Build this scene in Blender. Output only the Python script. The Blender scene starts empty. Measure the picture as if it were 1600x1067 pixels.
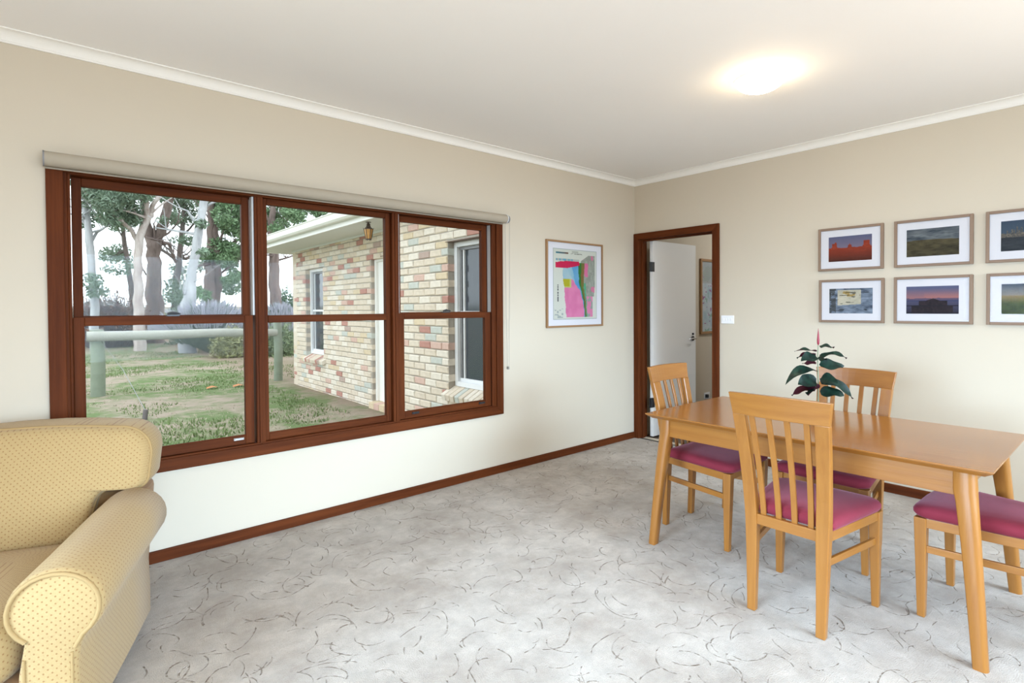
import bpy, bmesh, math, random
from mathutils import Vector, Matrix
S = bpy.context.scene
COL = S.collection
PI = math.pi

# ------------------------------------------------------------------ camera
F_PX, CX, CY = 847.2676, 800.0, 494.3775
YAW, PIT, ROL, EYE = .7078, -.0165, -.0062, 1.353
def cam_axes():
    f = Vector((math.sin(YAW), math.cos(YAW), 0)); r = Vector((math.cos(YAW), -math.sin(YAW), 0)); u = Vector((0, 0, 1))
    f2 = f*math.cos(PIT)+u*math.sin(PIT); u2 = u*math.cos(PIT)-f*math.sin(PIT)
    return r*math.cos(ROL)+u2*math.sin(ROL), u2*math.cos(ROL)-r*math.sin(ROL), f2
AR, AU, AF = cam_axes()
cd = bpy.data.cameras.new('camera'); cam = bpy.data.objects.new('camera', cd); COL.objects.link(cam)
M = Matrix((AR, AU, -AF)).transposed().to_4x4(); M.translation = (0, 0, EYE); cam.matrix_world = M
cd.sensor_width = 36; cd.lens = 36*F_PX/1600; cd.shift_y = -(533.5-CY)/1600; cd.clip_start = .02; cd.clip_end = 600
S.camera = cam

# ------------------------------------------------------------------ world, lights, exposure
SKY = 2.6
w = bpy.data.worlds.new('overcast_sky'); S.world = w; w.use_nodes = True
bgn = w.node_tree.nodes['Background']; bgn.inputs[0].default_value = (.87, .94, 1, 1); bgn.inputs[1].default_value = SKY

def area(name, loc, aim, sx, sy, watts, col, spread=180):
    l = bpy.data.lights.new(name, 'AREA'); l.shape = 'RECTANGLE'; l.size = sx; l.size_y = sy; l.energy = watts; l.color = col
    l.spread = math.radians(spread)
    o = bpy.data.objects.new(name, l); COL.objects.link(o); o.location = loc
    o.rotation_euler = (Vector(aim)-Vector(loc)).to_track_quat('-Z', 'Y').to_euler(); return o
DAY = (.55, .765, 1.0); CEIL_FILL = (1.0, .90, .79)
XW, YW = 4.61, 3.435            # right wall plane, window wall plane
X0, Y0, HC = -2.4, -2.0, 2.64   # the unseen walls, ceiling height
# daylight entering by the windows in the two walls behind the camera, falling downwards like sky light
area('daylight_rear_window', (1.95, Y0-.16, 1.36), (1.95, 1.5, .30), 4.9, 1.5, 84, DAY, 58)
area('daylight_side_window', (X0-.16, .6, 1.3), (1.2, .6, .25), 2.8, 1.6, 74, DAY, 58)
# added lamps aimed upwards to brighten the ceiling, standing in for ground bounce
area('ceiling_fill_rear_window', (1.7, Y0-.14, 1.36), (1.5, -.8, 2.75), 4.6, 1.5, 33, CEIL_FILL, 80)
area('ceiling_fill_side_window', (X0-.14, .6, 1.3), (-1.2, .6, 2.7), 2.8, 1.6, 32, CEIL_FILL, 80)

vs = S.view_settings; vs.view_transform = 'Standard'; vs.look = 'None'; vs.gamma = 1; vs.use_curve_mapping = False; vs.exposure = 0.12
cy = S.cycles
cy.max_bounces = 9; cy.diffuse_bounces = 5; cy.glossy_bounces = 4; cy.transmission_bounces = 6; cy.transparent_max_bounces = 16
cy.caustics_reflective = False; cy.caustics_refractive = False; cy.sample_clamp_indirect = 6.0

# ------------------------------------------------------------------ helpers
class MB:
    def __init__(s): s.v = []; s.f = []; s.m = []; s.uv = []
    def add(s, vs, fs, m=0, uvs=None):
        o = len(s.v); s.v += [tuple(p) for p in vs]
        for k, f in enumerate(fs):
            s.f.append([i+o for i in f]); s.m.append(m); s.uv.append(uvs[k] if uvs else None)
        return s
    def box(s, x0, y0, z0, x1, y1, z1, m=0):
        if x0 > x1: x0, x1 = x1, x0
        if y0 > y1: y0, y1 = y1, y0
        if z0 > z1: z0, z1 = z1, z0
        return s.hexa([(x0,y0,z0),(x1,y0,z0),(x1,y1,z0),(x0,y1,z0),(x0,y0,z1),(x1,y0,z1),(x1,y1,z1),(x0,y1,z1)], m)
    def hexa(s, p, m=0):
        return s.add(p, [(3,2,1,0),(4,5,6,7),(0,1,5,4),(1,2,6,5),(2,3,7,6),(3,0,4,7)], m)
    def loft(s, rings, cap=True, closed=True, m=0, vlen=None):
        n = len(rings[0]); vs = [p for r in rings for p in r]; fs = []; uvs = []
        us = []
        for r in rings:
            a = [0.]
            for i in range(1, n+1): a.append(a[-1]+(Vector(r[i % n])-Vector(r[i-1])).length)
            us.append(a)
        vv = [0.]
        for k in range(1, len(rings)):
            vv.append(vv[-1]+max((Vector(rings[k][i])-Vector(rings[k-1][i])).length for i in range(0, n, max(1, n//8))))
        for k in range(len(rings)-1):
            for i in range(n if closed else n-1):
                j = (i+1) % n
                fs.append((k*n+i, k*n+j, (k+1)*n+j, (k+1)*n+i))
                uvs.append([(us[0][i], vv[k]), (us[0][i+1], vv[k]), (us[0][i+1], vv[k+1]), (us[0][i], vv[k+1])])
        if cap and closed:
            fs.append(tuple(range(n-1, -1, -1))); uvs.append([(rings[0][i][0], rings[0][i][2]) for i in range(n-1, -1, -1)])
            b = (len(rings)-1)*n
            fs.append(tuple(range(b, b+n))); uvs.append([(rings[-1][i][0], rings[-1][i][2]) for i in range(n)])
        return s.add(vs, fs, m, uvs)
    def tube(s, pts, rad, n=8, m=0, cap=True):
        pts = [Vector(p) for p in pts]
        if not isinstance(rad, (list, tuple)): rad = [rad]*len(pts)
        rings = []; prev = None
        for i, p in enumerate(pts):
            d = (pts[min(i+1, len(pts)-1)]-pts[max(i-1, 0)]).normalized()
            if prev is None:
                a = d.orthogonal().normalized()
            else:
                a = (prev-d*prev.dot(d)); a = a.normalized() if a.length > 1e-6 else d.orthogonal().normalized()
            prev = a; b = d.cross(a)
            rings.append([tuple(p+(a*math.cos(2*PI*k/n)+b*math.sin(2*PI*k/n))*rad[i]) for k in range(n)])
        return s.loft(rings, cap, True, m)
    def lathe(s, prof, n=24, c=(0, 0, 0), m=0):
        rings = [[(c[0]+r*math.cos(2*PI*k/n), c[1]+r*math.sin(2*PI*k/n), c[2]+z) for k in range(n)] for r, z in prof]
        return s.loft(rings, True, True, m)
    def prism(s, poly, a0, a1, axis='y', m=0):
        def P(u, v, a): return {'y': (u, a, v), 'x': (a, u, v), 'z': (u, v, a)}[axis]
        return s.loft([[P(u, v, a0) for u, v in poly], [P(u, v, a1) for u, v in poly]], True, True, m)
    def build(s, name, mat, parent=None, off=None, bevel=0, smooth=False, sub=0, seg=2, props=None):
        vs = s.v if off is None else [(p[0]-off[0], p[1]-off[1], p[2]-off[2]) for p in s.v]
        me = bpy.data.meshes.new(name); me.from_pydata(vs, [], s.f)
        for q in (mat if isinstance(mat, (list, tuple)) else [mat]): me.materials.append(q)
        for p, k in zip(me.polygons, s.m): p.material_index = k
        if any(s.uv):
            ul = me.uv_layers.new(name='UVMap')
            for p, u in zip(me.polygons, s.uv):
                if u:
                    for li, q in zip(p.loop_indices, u): ul.data[li].uv = q
        bm = bmesh.new(); bm.from_mesh(me); bmesh.ops.recalc_face_normals(bm, faces=bm.faces); bm.to_mesh(me); bm.free()
        if smooth:
            for p in me.polygons: p.use_smooth = True
            try: me.set_sharp_from_angle(angle=math.radians(50))
            except Exception: pass
        me.update()
        o = bpy.data.objects.new(name, me); COL.objects.link(o)
        if parent: o.parent = parent
        if bevel:
            b = o.modifiers.new('bevel', 'BEVEL'); b.width = bevel; b.segments = seg; b.limit_method = 'ANGLE'; b.angle_limit = math.radians(40)
        if sub:
            m_ = o.modifiers.new('smooth', 'SUBSURF'); m_.levels = sub; m_.render_levels = sub
        for k, v_ in (props or {}).items(): o[k] = v_
        return o

def tag(o, label, cat, group=None):
    o['label'] = label; o['category'] = cat
    if group: o['group'] = group
    return o
def thing(name, label, cat, loc=(0, 0, 0), rz=0, group=None):
    o = bpy.data.objects.new(name, None); COL.objects.link(o); o.location = loc; o.rotation_euler = (0, 0, rz); o.empty_display_size = .1
    return tag(o, label, cat, group)
def struct(name, loc=(0, 0, 0), label=None):
    o = bpy.data.objects.new(name, None); COL.objects.link(o); o.location = loc; o['kind'] = 'structure'
    if label: o['label'] = label
    return o
def ST(label): return {'kind': 'structure', 'label': label}
STUFF = {'kind': 'stuff'}
def at(px, py, Y):        # the point of the plane y = Y seen at a pixel of the photograph (used to survey the garden)
    d = AF+AR*((px-CX)/F_PX)-AU*((py-CY)/F_PX)
    return Vector((0, 0, EYE))+d*(Y/d.y)

# ------------------------------------------------------------------ materials
def nodes(name):
    m = bpy.data.materials.new(name); m.use_nodes = True; nt = m.node_tree
    return m, nt, nt.nodes['Principled BSDF']
def nd(nt, t, **kw):
    n = nt.nodes.new(t)
    for k, v in kw.items(): setattr(n, k, v)
    return n
def mth(nt, op, a, b=None, c=None):
    n = nt.nodes.new('ShaderNodeMath'); n.operation = op
    for i, q in enumerate((a, b, c)):
        if q is None: continue
        if isinstance(q, (int, float)): n.inputs[i].default_value = q
        else: nt.links.new(q, n.inputs[i])
    return n.outputs[0]
def mix(nt, fac, a, b):
    n = nt.nodes.new('ShaderNodeMix'); n.data_type = 'RGBA'
    if isinstance(fac, (int, float)): n.inputs[0].default_value = fac
    else: nt.links.new(fac, n.inputs[0])
    for q, i in ((a, 6), (b, 7)):
        if isinstance(q, (tuple, list)): n.inputs[i].default_value = (*q[:3], 1)
        else: nt.links.new(q, n.inputs[i])
    return n.outputs[2]
def coords(nt, scale=(1, 1, 1), kind='Object'):
    tc = nt.nodes.new('ShaderNodeTexCoord'); mp = nt.nodes.new('ShaderNodeMapping'); mp.inputs['Scale'].default_value = scale
    nt.links.new(tc.outputs[kind], mp.inputs[0]); return mp.outputs[0]
def noise(nt, vec, sc, det=3, rough=.55):
    n = nt.nodes.new('ShaderNodeTexNoise'); n.inputs['Scale'].default_value = sc; n.inputs['Detail'].default_value = det; n.inputs['Roughness'].default_value = rough
    nt.links.new(vec, n.inputs['Vector']); return n.outputs[0]
def ramp(nt, v, lo, hi):
    n = nt.nodes.new('ShaderNodeMapRange'); n.clamp = True
    nt.links.new(v, n.inputs[0]); n.inputs[1].default_value = lo; n.inputs[2].default_value = hi; return n.outputs[0]
def bump(nt, bs, h, dist, strength=1):
    b = nt.nodes.new('ShaderNodeBump'); b.inputs['Distance'].default_value = dist; b.inputs['Strength'].default_value = strength
    nt.links.new(h, b.inputs['Height']); nt.links.new(b.outputs[0], bs.inputs['Normal'])
def plain(name, c, rough=.6, vary=.06, sc=12, metal=0, bmp=0, spec=.5, coat=0):
    m, nt, bs = nodes(name); v = coords(nt); n = noise(nt, v, sc)
    lo = tuple(max(0, q*(1-vary)) for q in c); hi = tuple(min(1, q*(1+vary)) for q in c)
    nt.links.new(mix(nt, n, lo, hi), bs.inputs['Base Color'])
    bs.inputs['Roughness'].default_value = rough; bs.inputs['Metallic'].default_value = metal; bs.inputs['Specular IOR Level'].default_value = spec
    bs.inputs['Coat Weight'].default_value = coat; bs.inputs['Coat Roughness'].default_value = .15
    if bmp: bump(nt, bs, noise(nt, v, sc*6), bmp)
    return m
def wood(name, dark, light, axis='z', rough=.35, sc=1.0, coat=.0, spec=.5):
    m, nt, bs = nodes(name); s = [26*sc]*3; s['xyz'.index(axis)] = 1.3*sc
    v = coords(nt, s); n1 = noise(nt, v, 1.0, 5, .65); s2 = [110*sc]*3; s2['xyz'.index(axis)] = 4*sc
    n2 = noise(nt, coords(nt, s2), 1.0, 2)
    f = mth(nt, 'ADD', mth(nt, 'MULTIPLY', ramp(nt, n1, .3, .7), .72), mth(nt, 'MULTIPLY', n2, .28))
    nt.links.new(mix(nt, f, dark, light), bs.inputs['Base Color'])
    bs.inputs['Roughness'].default_value = rough; bs.inputs['Coat Weight'].default_value = coat; bs.inputs['Coat Roughness'].default_value = .2
    bs.inputs['Specular IOR Level'].default_value = spec
    bump(nt, bs, n2, .0004); return m
HD, HL = (.235, .084, .012), (.33, .136, .024)
honey = {a: wood('honey_timber_'+a, HD, HL, a, .33, coat=.15) for a in 'xyz'}
table_top_m = wood('table_top_timber', (.25, .090, .015), (.34, .138, .028), 'y', .17, .7, coat=.2)
JD, JL = (.050, .011, .003), (.145, .038, .010)
jarrah = {a: wood('red_timber_'+a, JD, JL, a, .55, spec=.08) for a in 'xyz'}
oak = {a: wood('pale_frame_timber_'+a, (.20, .125, .08), (.28, .185, .12), a, .6) for a in 'xyz'}
oakm = {a: wood('tan_frame_timber_'+a, (.28, .15, .065), (.37, .21, .095), a, .55) for a in 'xyz'}
paint = plain('cream_wall_paint', (.615, .543, .432), .75, .012, 3, bmp=.0002, spec=.25)
ceil_m = plain('white_ceiling_paint', (.90, .885, .86), .8, .01, 3, spec=.2)
trimw = plain('white_cornice_paint', (.88, .86, .81), .6, .01, 5, spec=.3)
doorw = plain('white_door_paint', (.84, .83, .80), .45, .01, 4, spec=.4)
blindm = plain('beige_blind_fabric', (.40, .345, .265), .8, .03, 60)
plasticw = plain('white_plastic', (.86, .86, .86), .35, .01, 5)
plasticg = plain('grey_plastic', (.22, .22, .23), .4, .03, 5)
chrome = plain('brushed_steel', (.6, .6, .6), .3, .05, 30, metal=1)
blackm = plain('black_iron', (.02, .02, .022), .4, .1, 20)
trackm = plain('sash_track_vinyl', (.62, .63, .62), .5, .03, 9)
matw = plain('white_mat_board', (.68, .67, .70), .8, .01, 8, spec=.2)
darkfloor = wood('dark_hall_boards', (.05, .03, .02), (.11, .065, .04), 'x', .35)

def velvet(name, c):
    m, nt, bs = nodes(name); n = noise(nt, coords(nt), 14, 3)
    nt.links.new(mix(nt, n, tuple(q*.86 for q in c), tuple(q*1.15 for q in c)), bs.inputs['Base Color'])
    bs.inputs['Roughness'].default_value = .85; bs.inputs['Specular IOR Level'].default_value = .15
    bs.inputs['Sheen Weight'].default_value = .3; bs.inputs['Sheen Roughness'].default_value = .35; bs.inputs['Sheen Tint'].default_value = (.95, .5, .6, 1)
    bump(nt, bs, noise(nt, coords(nt), 500), .0006); return m
cushion_m = velvet('crimson_velvet', (.185, .022, .036))

def dotted(name):
    m, nt, bs = nodes(name)
    uv = coords(nt, (1, 1, 1), 'UV'); sep = nd(nt, 'ShaderNodeSeparateXYZ'); nt.links.new(uv, sep.inputs[0])
    s = 1/.021
    def lat(o):
        x = mth(nt, 'SUBTRACT', mth(nt, 'FRACT', mth(nt, 'ADD', mth(nt, 'MULTIPLY', sep.outputs[0], s), o+50)), .5)
        y = mth(nt, 'SUBTRACT', mth(nt, 'FRACT', mth(nt, 'ADD', mth(nt, 'MULTIPLY', sep.outputs[1], s), o+50)), .5)
        return mth(nt, 'SQRT', mth(nt, 'ADD', mth(nt, 'MULTIPLY', x, x), mth(nt, 'MULTIPLY', y, y)))
    d = mth(nt, 'MINIMUM', lat(0), lat(.5))
    f = mth(nt, 'SUBTRACT', 1, ramp(nt, d, .085, .15))
    weave = noise(nt, coords(nt), 160, 2)
    base = mix(nt, weave, (.385, .260, .112), (.465, .325, .148))
    nt.links.new(mix(nt, mth(nt, 'MULTIPLY', f, .75), base, (.25, .115, .04)), bs.inputs['Base Color'])
    bs.inputs['Roughness'].default_value = .8; bs.inputs['Specular IOR Level'].default_value = .2; bs.inputs['Sheen Weight'].default_value = .15
    bump(nt, bs, noise(nt, coords(nt), 700), .0006); return m
fabric = dotted('cream_dotted_upholstery')
piping_m = plain('upholstery_piping', (.36, .235, .095), .8, .05, 60)

def carpet():
    m, nt, bs = nodes('grey_carved_carpet')
    raw = coords(nt)
    wob = nd(nt, 'ShaderNodeTexNoise'); wob.inputs['Scale'].default_value = 3.5; wob.inputs['Detail'].default_value = 1; nt.links.new(raw, wob.inputs['Vector'])
    wv = nd(nt, 'ShaderNodeVectorMath', operation='MULTIPLY_ADD'); nt.links.new(wob.outputs['Color'], wv.inputs[0]); wv.inputs[1].default_value = (.16, .16, 0); nt.links.new(raw, wv.inputs[2]); base = wv.outputs[0]
    tuft = noise(nt, base, 260, 2); blot = noise(nt, raw, 2.4, 5, .72); mid = noise(nt, raw, 11, 4, .7)
    lines = None
    for k, (sc, r, seed) in enumerate(((2.6, .30, 0), (3.9, .40, 7.3), (5.2, .26, 3.1), (3.1, .18, 5.4), (6.4, .38, 9.1))):
        mp = nd(nt, 'ShaderNodeMapping'); mp.inputs['Location'].default_value = (seed, seed*1.7, 0); mp.inputs['Rotation'].default_value = (0, 0, seed)
        nt.links.new(base, mp.inputs[0])
        # wobble the lookup a little so the arcs are not perfect circles
        vo = nd(nt, 'ShaderNodeTexVoronoi'); vo.voronoi_dimensions = '2D'; vo.inputs['Scale'].default_value = sc; vo.inputs['Randomness'].default_value = .8
        nt.links.new(mp.outputs[0], vo.inputs['Vector'])
        sub = nd(nt, 'ShaderNodeVectorMath', operation='SUBTRACT'); nt.links.new(mp.outputs[0], sub.inputs[0]); nt.links.new(vo.outputs['Position'], sub.inputs[1])
        sp = nd(nt, 'ShaderNodeSeparateXYZ'); nt.links.new(sub.outputs[0], sp.inputs[0])
        cs = nd(nt, 'ShaderNodeSeparateColor'); nt.links.new(vo.outputs['Color'], cs.inputs[0])
        ang = mth(nt, 'ARCTAN2', sp.outputs[1], sp.outputs[0])
        a01 = mth(nt, 'FRACT', mth(nt, 'ADD', mth(nt, 'DIVIDE', ang, 2*PI), mth(nt, 'ADD', cs.outputs[0], 2)))
        rad = mth(nt, 'MULTIPLY', vo.outputs['Distance'], 1)       # in cell units
        want = mth(nt, 'ADD', mth(nt, 'MULTIPLY', cs.outputs[1], .16), mth(nt, 'ADD', r-.08, mth(nt, 'MULTIPLY', a01, .75)))   # a spiral arm
        d = mth(nt, 'ABSOLUTE', mth(nt, 'SUBTRACT', rad, want))
        wdt = .0031*sc
        ln = mth(nt, 'SUBTRACT', 1, ramp(nt, d, wdt*.5, wdt))
        seg = mth(nt, 'LESS_THAN', a01, mth(nt, 'ADD', .12, mth(nt, 'MULTIPLY', cs.outputs[2], .26)))
        ln = mth(nt, 'MULTIPLY', ln, seg)
        lines = ln if lines is None else mth(nt, 'MAXIMUM', lines, ln)
    dash = ramp(nt, noise(nt, base, 42, 2, .6), .46, .60)
    lines = mth(nt, 'MULTIPLY', lines, mth(nt, 'ADD', .18, mth(nt, 'MULTIPLY', dash, .82)))
    c = mix(nt, ramp(nt, blot, .36, .62), (.40, .34, .285), (.60, .54, .475))
    c = mix(nt, mth(nt, 'MULTIPLY', ramp(nt, mid, .38, .68), .42), c, (.35, .315, .28))
    c = mix(nt, mth(nt, 'MULTIPLY', ramp(nt, tuft, .35, .65), .35), c, (.32, .29, .26))
    c = mix(nt, mth(nt, 'MULTIPLY', lines, .6), c, (.17, .115, .075))
    nt.links.new(c, bs.inputs['Base Color']); bs.inputs['Roughness'].default_value = .95; bs.inputs['Specular IOR Level'].default_value = .1
    h = mth(nt, 'SUBTRACT', mth(nt, 'ADD', mth(nt, 'MULTIPLY', tuft, .5), mth(nt, 'MULTIPLY', mid, .4)), mth(nt, 'MULTIPLY', lines, .8))
    bump(nt, bs, h, .007); return m
carpet_m = carpet()

def glassy(name, tint=(1, 1, 1), ior=1.45, rough=0):
    m = bpy.data.materials.new(name); m.use_nodes = True; nt = m.node_tree; nt.nodes.clear()
    out = nd(nt, 'ShaderNodeOutputMaterial'); tr = nd(nt, 'ShaderNodeBsdfTransparent'); gl = nd(nt, 'ShaderNodeBsdfGlossy'); fr = nd(nt, 'ShaderNodeFresnel'); mx = nd(nt, 'ShaderNodeMixShader')
    tr.inputs[0].default_value = (*tint, 1); gl.inputs['Roughness'].default_value = rough; fr.inputs[0].default_value = ior
    nt.links.new(fr.outputs[0], mx.inputs[0]); nt.links.new(tr.outputs[0], mx.inputs[1]); nt.links.new(gl.outputs[0], mx.inputs[2]); nt.links.new(mx.outputs[0], out.inputs[0])
    return m
glass = glassy('window_glass', (.97, .985, .98), 1.13)
picglass = glassy('picture_glass', (1, 1, 1), 1.06)
darkglass = plain('dark_window_glass', (.05, .06, .075), .08, .1, 3, spec=.6)
def emit(name, c, s):
    m, nt, bs = nodes(name); bs.inputs['Base Color'].default_value = (.9, .88, .8, 1)
    bs.inputs['Emission Color'].default_value = (*c, 1); bs.inputs['Emission Strength'].default_value = s; return m

# ------------------------------------------------------------------ room shell
R = MB
def slab_with_hole(axis, a0, a1, u0, u1, z0, z1, holes):
    """a wall as boxes around its openings; axis = the wall's normal"""
    mb = MB(); us = sorted({u0, u1, *[h[0] for h in holes], *[h[1] for h in holes]})
    def bx(ua, ub, za, zb):
        if zb-za > 1e-6:
            if axis == 'y': mb.box(ua, a0, za, ub, a1, zb)
            else: mb.box(a0, ua, za, a1, ub, zb)
    for ua, ub in zip(us[:-1], us[1:]):
        hs = sorted([h for h in holes if h[0] <= ua+1e-6 and h[1] >= ub-1e-6], key=lambda h: h[2]); z = z0
        for h in hs: bx(ua, ub, z, h[2]); z = h[3]
        bx(ua, ub, z, z1)
    return mb
HXE = 7.6
# floor and ceiling of the room and of the hall beyond the door
MB().box(X0, Y0, -.12, XW+.03, YW, 0).build('floor', carpet_m, props=ST('pale grey carpet carved with scrolling lines'))
MB().box(XW+.03, 1.6, -.12, HXE, YW+.02, -.004).build('floor_hall', darkfloor, props=ST('dark timber floor of the hall'))
MB().box(X0-.12, Y0-.12, HC, HXE, YW+.14, HC+.1).build('ceiling', ceil_m, props=ST('white ceiling'))
WIN = (.055, 2.765, .53, 2.045)
slab_with_hole('y', YW, YW+.14, X0-.12, HXE, -.12, HC, [WIN]).build('wall_left', paint, props=ST('cream wall with the wide timber window'))
DOOR = (2.55, 3.405, 0, 2.055)
slab_with_hole('x', XW, XW+.11, Y0-.12, YW, -.12, HC, [DOOR]).build('wall_right', paint, props=ST('cream wall with photographs and the doorway'))
RW = (-.6, 4.5, .5, 2.1)
slab_with_hole('y', Y0-.12, Y0, X0-.12, XW, -.12, HC, [RW]).build('wall_back', paint, props=ST('unseen wall behind the camera'))
SW = (-.85, 2.05, .4, 2.15)
slab_with_hole('x', X0-.12, X0, Y0, YW, -.12, HC, [SW]).build('wall_side', paint, props=ST('unseen wall left of the camera'))
slab_with_hole('x', HXE, HXE+.1, 1.5, YW, -.12, HC, []).build('wall_hall_end', paint, props=ST('end wall of the hall'))
slab_with_hole('y', 1.5, 1.6, XW+.11, HXE, -.12, HC, []).build('wall_hall_side', paint, props=ST('side wall of the hall'))

# cornice: coved profile swept along the two seen walls
def cove(n=7):
    b, p, zt = 2.588, .062, HC
    pts = [(0, b), (.010, b), (.012, b+.006)]
    for i in range(n+1):
        a = PI/2*i/n
        pts.append((p-.008-(p-.022)*math.cos(a), zt-.006-(zt-.006-b-.008)*(1-math.sin(a))))
    return pts+[(p-.006, zt-.006), (p, zt-.006), (p, zt), (0, zt)]
MB().loft([[(x, YW-d, z) for d, z in cove()] for x in (X0, XW)]).build('trim_1', trimw, props=ST('white coved cornice above the window wall'))
MB().loft([[(XW-d, y, z) for d, z in cove()] for y in (Y0, YW)]).build('trim_2', trimw, props=ST('white coved cornice above the photograph wall'))
MB().box(X0, YW-.016, 0, XW, YW, .064).build('baseboard_left', jarrah['x'], bevel=.004, props=ST('red timber skirting under the window'))
MB().box(XW-.016, Y0, 0, XW, 2.497, .064).build('baseboard_right', jarrah['y'], bevel=.004, props=ST('red timber skirting along the photograph wall'))

# ------------------------------------------------------------------ the timber window
win = struct('window_1', label='wide red timber window of three double sashes')
def wpart(n, x0, z0, x1, z1, y0, y1, ax, par=win, bev=.003):
    return MB().box(x0, YW+y0, z0, x1, YW+y1, z1).build(n, jarrah[ax], par, bevel=bev)
def mitre(n, pts, ax):
    MB().prism(pts, YW-.021, YW, 'y').build(n, jarrah[ax], win, bevel=.003)
a, b, c, d = 0., 2.828, .482, 2.092; e = .066
mitre('casing', [(a, c), (a+e, c+e), (a+e, d-e), (a, d)], 'z'); mitre('casing', [(b, c), (b-e, c+e), (b-e, d-e), (b, d)], 'z')
mitre('casing', [(a, c), (b, c), (b-e, c+e), (a+e, c+e)], 'x'); mitre('casing', [(a, d), (b, d), (b-e, d-e), (a+e, d-e)], 'x')
wpart('jamb', .056, .531, .080, 2.044, -.005, .135, 'z'); wpart('jamb', 2.738, .531, 2.764, 2.044, -.005, .135, 'z')
wpart('head', .08, 2.020, 2.738, 2.044, -.005, .135, 'x'); wpart('sill', .08, .531, 2.738, .556, -.005, .135, 'x')
wpart('stop_bead', .080, .556, .092, 2.02, -.006, .012, 'z'); wpart('stop_bead', 2.722, .556, 2.738, 2.02, -.006, .012, 'z')
for x0, x1 in ((.936, .985), (1.838, 1.888)):
    wpart('mullion', x0, .556, x1, 2.02, -.004, .13, 'z')
wpart('mullion_bead', .950, .556, .966, 2.02, -.012, -.004, 'z', bev=.002)
wpart('mullion_bead', 1.856, .556, 1.870, 2.02, -.012, -.004, 'z', bev=.002)
for x in (.082, .926, 1.889, 2.724): MB().box(x, YW+.014, 1.318, x+.010, YW+.055, 2.019).build('sash_track', trackm, win)
def sash(x0, x1, z0, z1, gx0, gx1, gz0, gz1, y0, y1):
    """one glazed sash: stiles and rails with the pane between them"""
    s = bpy.data.objects.new('sash', None); COL.objects.link(s); s.parent = win
    wpart('stile', x0, z0, gx0, z1, y0, y1, 'z', s); wpart('stile', gx1, z0, x1, z1, y0, y1, 'z', s)
    wpart('rail', gx0, z0, gx1, gz0, y0, y1, 'x', s); wpart('rail', gx0, gz1, gx1, z1, y0, y1, 'x', s)
    ym = YW+(y0+y1)/2
    MB().box(gx0-.004, ym-.002, gz0-.004, gx1+.004, ym+.002, gz1+.004).build('pane', glass, s)
    MB().box(gx0, ym-.012, gz0, gx1, ym-.004, gz0+.006).build('glazing_bead', jarrah['x'], s)
    return s
def dh(xa, xb, gxa, gxb):
    sash(xa+.004, xb-.004, 1.277, 2.019, gxa-.002, gxb+.002, 1.317, 1.976, .058, .094)      # upper, set back
    s = sash(xa, xb, .558, 1.317, gxa, gxb, .607, 1.273, .014, .050)                        # lower, nearer the room
    return s
sl = dh(.093, .925, .139, .879)
sr = dh(1.890, 2.722, 1.936, 2.668)
sash(.985, 1.838, .556, 2.02, 1.015, 1.803, .596, 1.985, .03, .07)
wpart('transom', 1.015, 1.270, 1.803, 1.315, .024, .076, 'x')
def latch(s, x, z):
    l = MB().box(x-.03, YW+.012, z, x+.03, YW+.045, z+.008).tube([(x-.028, YW+.02, z+.014), (x, YW+.022, z+.018), (x+.034, YW+.014, z+.013)], [.005, .009, .004], 8)
    l.build('sash_lock', blackm, s, smooth=True)
latch(sl, .52, 1.317); latch(sr, 2.30, 1.317)
def lift(s, x, m):
    MB().box(x-.028, YW+.006, .585, x+.028, YW+.014, .600).box(x-.024, YW-.006, .594, x+.024, YW+.008, .600).build('sash_lift', m, s, bevel=.002)
lift(sl, .838, chrome); lift(sr, 2.02, blackm); lift(sr, 2.625, blackm); lift(sl, .19, chrome)

# roller blind
bl = thing('roller_blind', 'rolled up beige roller blind above the timber window', 'blind', (1.41, YW, 2.03))
bo = (1.41, YW, 2.03)
MB().tube([(-.002, YW-.062, 2.068), (2.822, YW-.062, 2.068)], .035, 28).build('blind_roll', blindm, bl, bo, smooth=True)
MB().box(.0, YW-.030, 2.032, 2.822, YW-.026, 2.066).build('blind_cloth', blindm, bl, bo)
MB().tube([(.0, YW-.028, 2.034), (2.822, YW-.028, 2.034)], .006, 10).build('bottom_bar', blindm, bl, bo, smooth=True)
for x in (-.008, 2.824):
    MB().tube([(x, YW-.062, 2.068), (x+.006, YW-.062, 2.068)], .037, 24).box(x, YW-.06, 2.05, x+.004, YW, 2.09).build('bracket', plasticw if x > 1 else plasticg, bl, bo, smooth=True)
MB().tube([(2.833, YW-.062, 2.068), (2.850, YW-.062, 2.068)], .030, 20).build('chain_wheel', plasticg, bl, bo, smooth=True)
ch = MB()
for dy in (-.028, .028):
    n = 90
    for i in range(n): ch.lathe([(.0007, -.003), (.0022, 0), (.0007, .003)], 6, (2.842, YW-.062+dy*(.55 if i > 60 else 1)*(1-.25*i/n), 2.055-i*(1.19/n)))
    ch.tube([(2.842, YW-.062+dy, 2.06), (2.842, YW-.062+dy*.42, .865)], .0011, 6)
ch.box(2.836, YW-.075, .85, 2.848, YW-.049, .872)
ch.build('bead_chain', plain('grey_chain', (.36, .34, .30), .5, .05, 40), bl, bo, props=STUFF)

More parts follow.
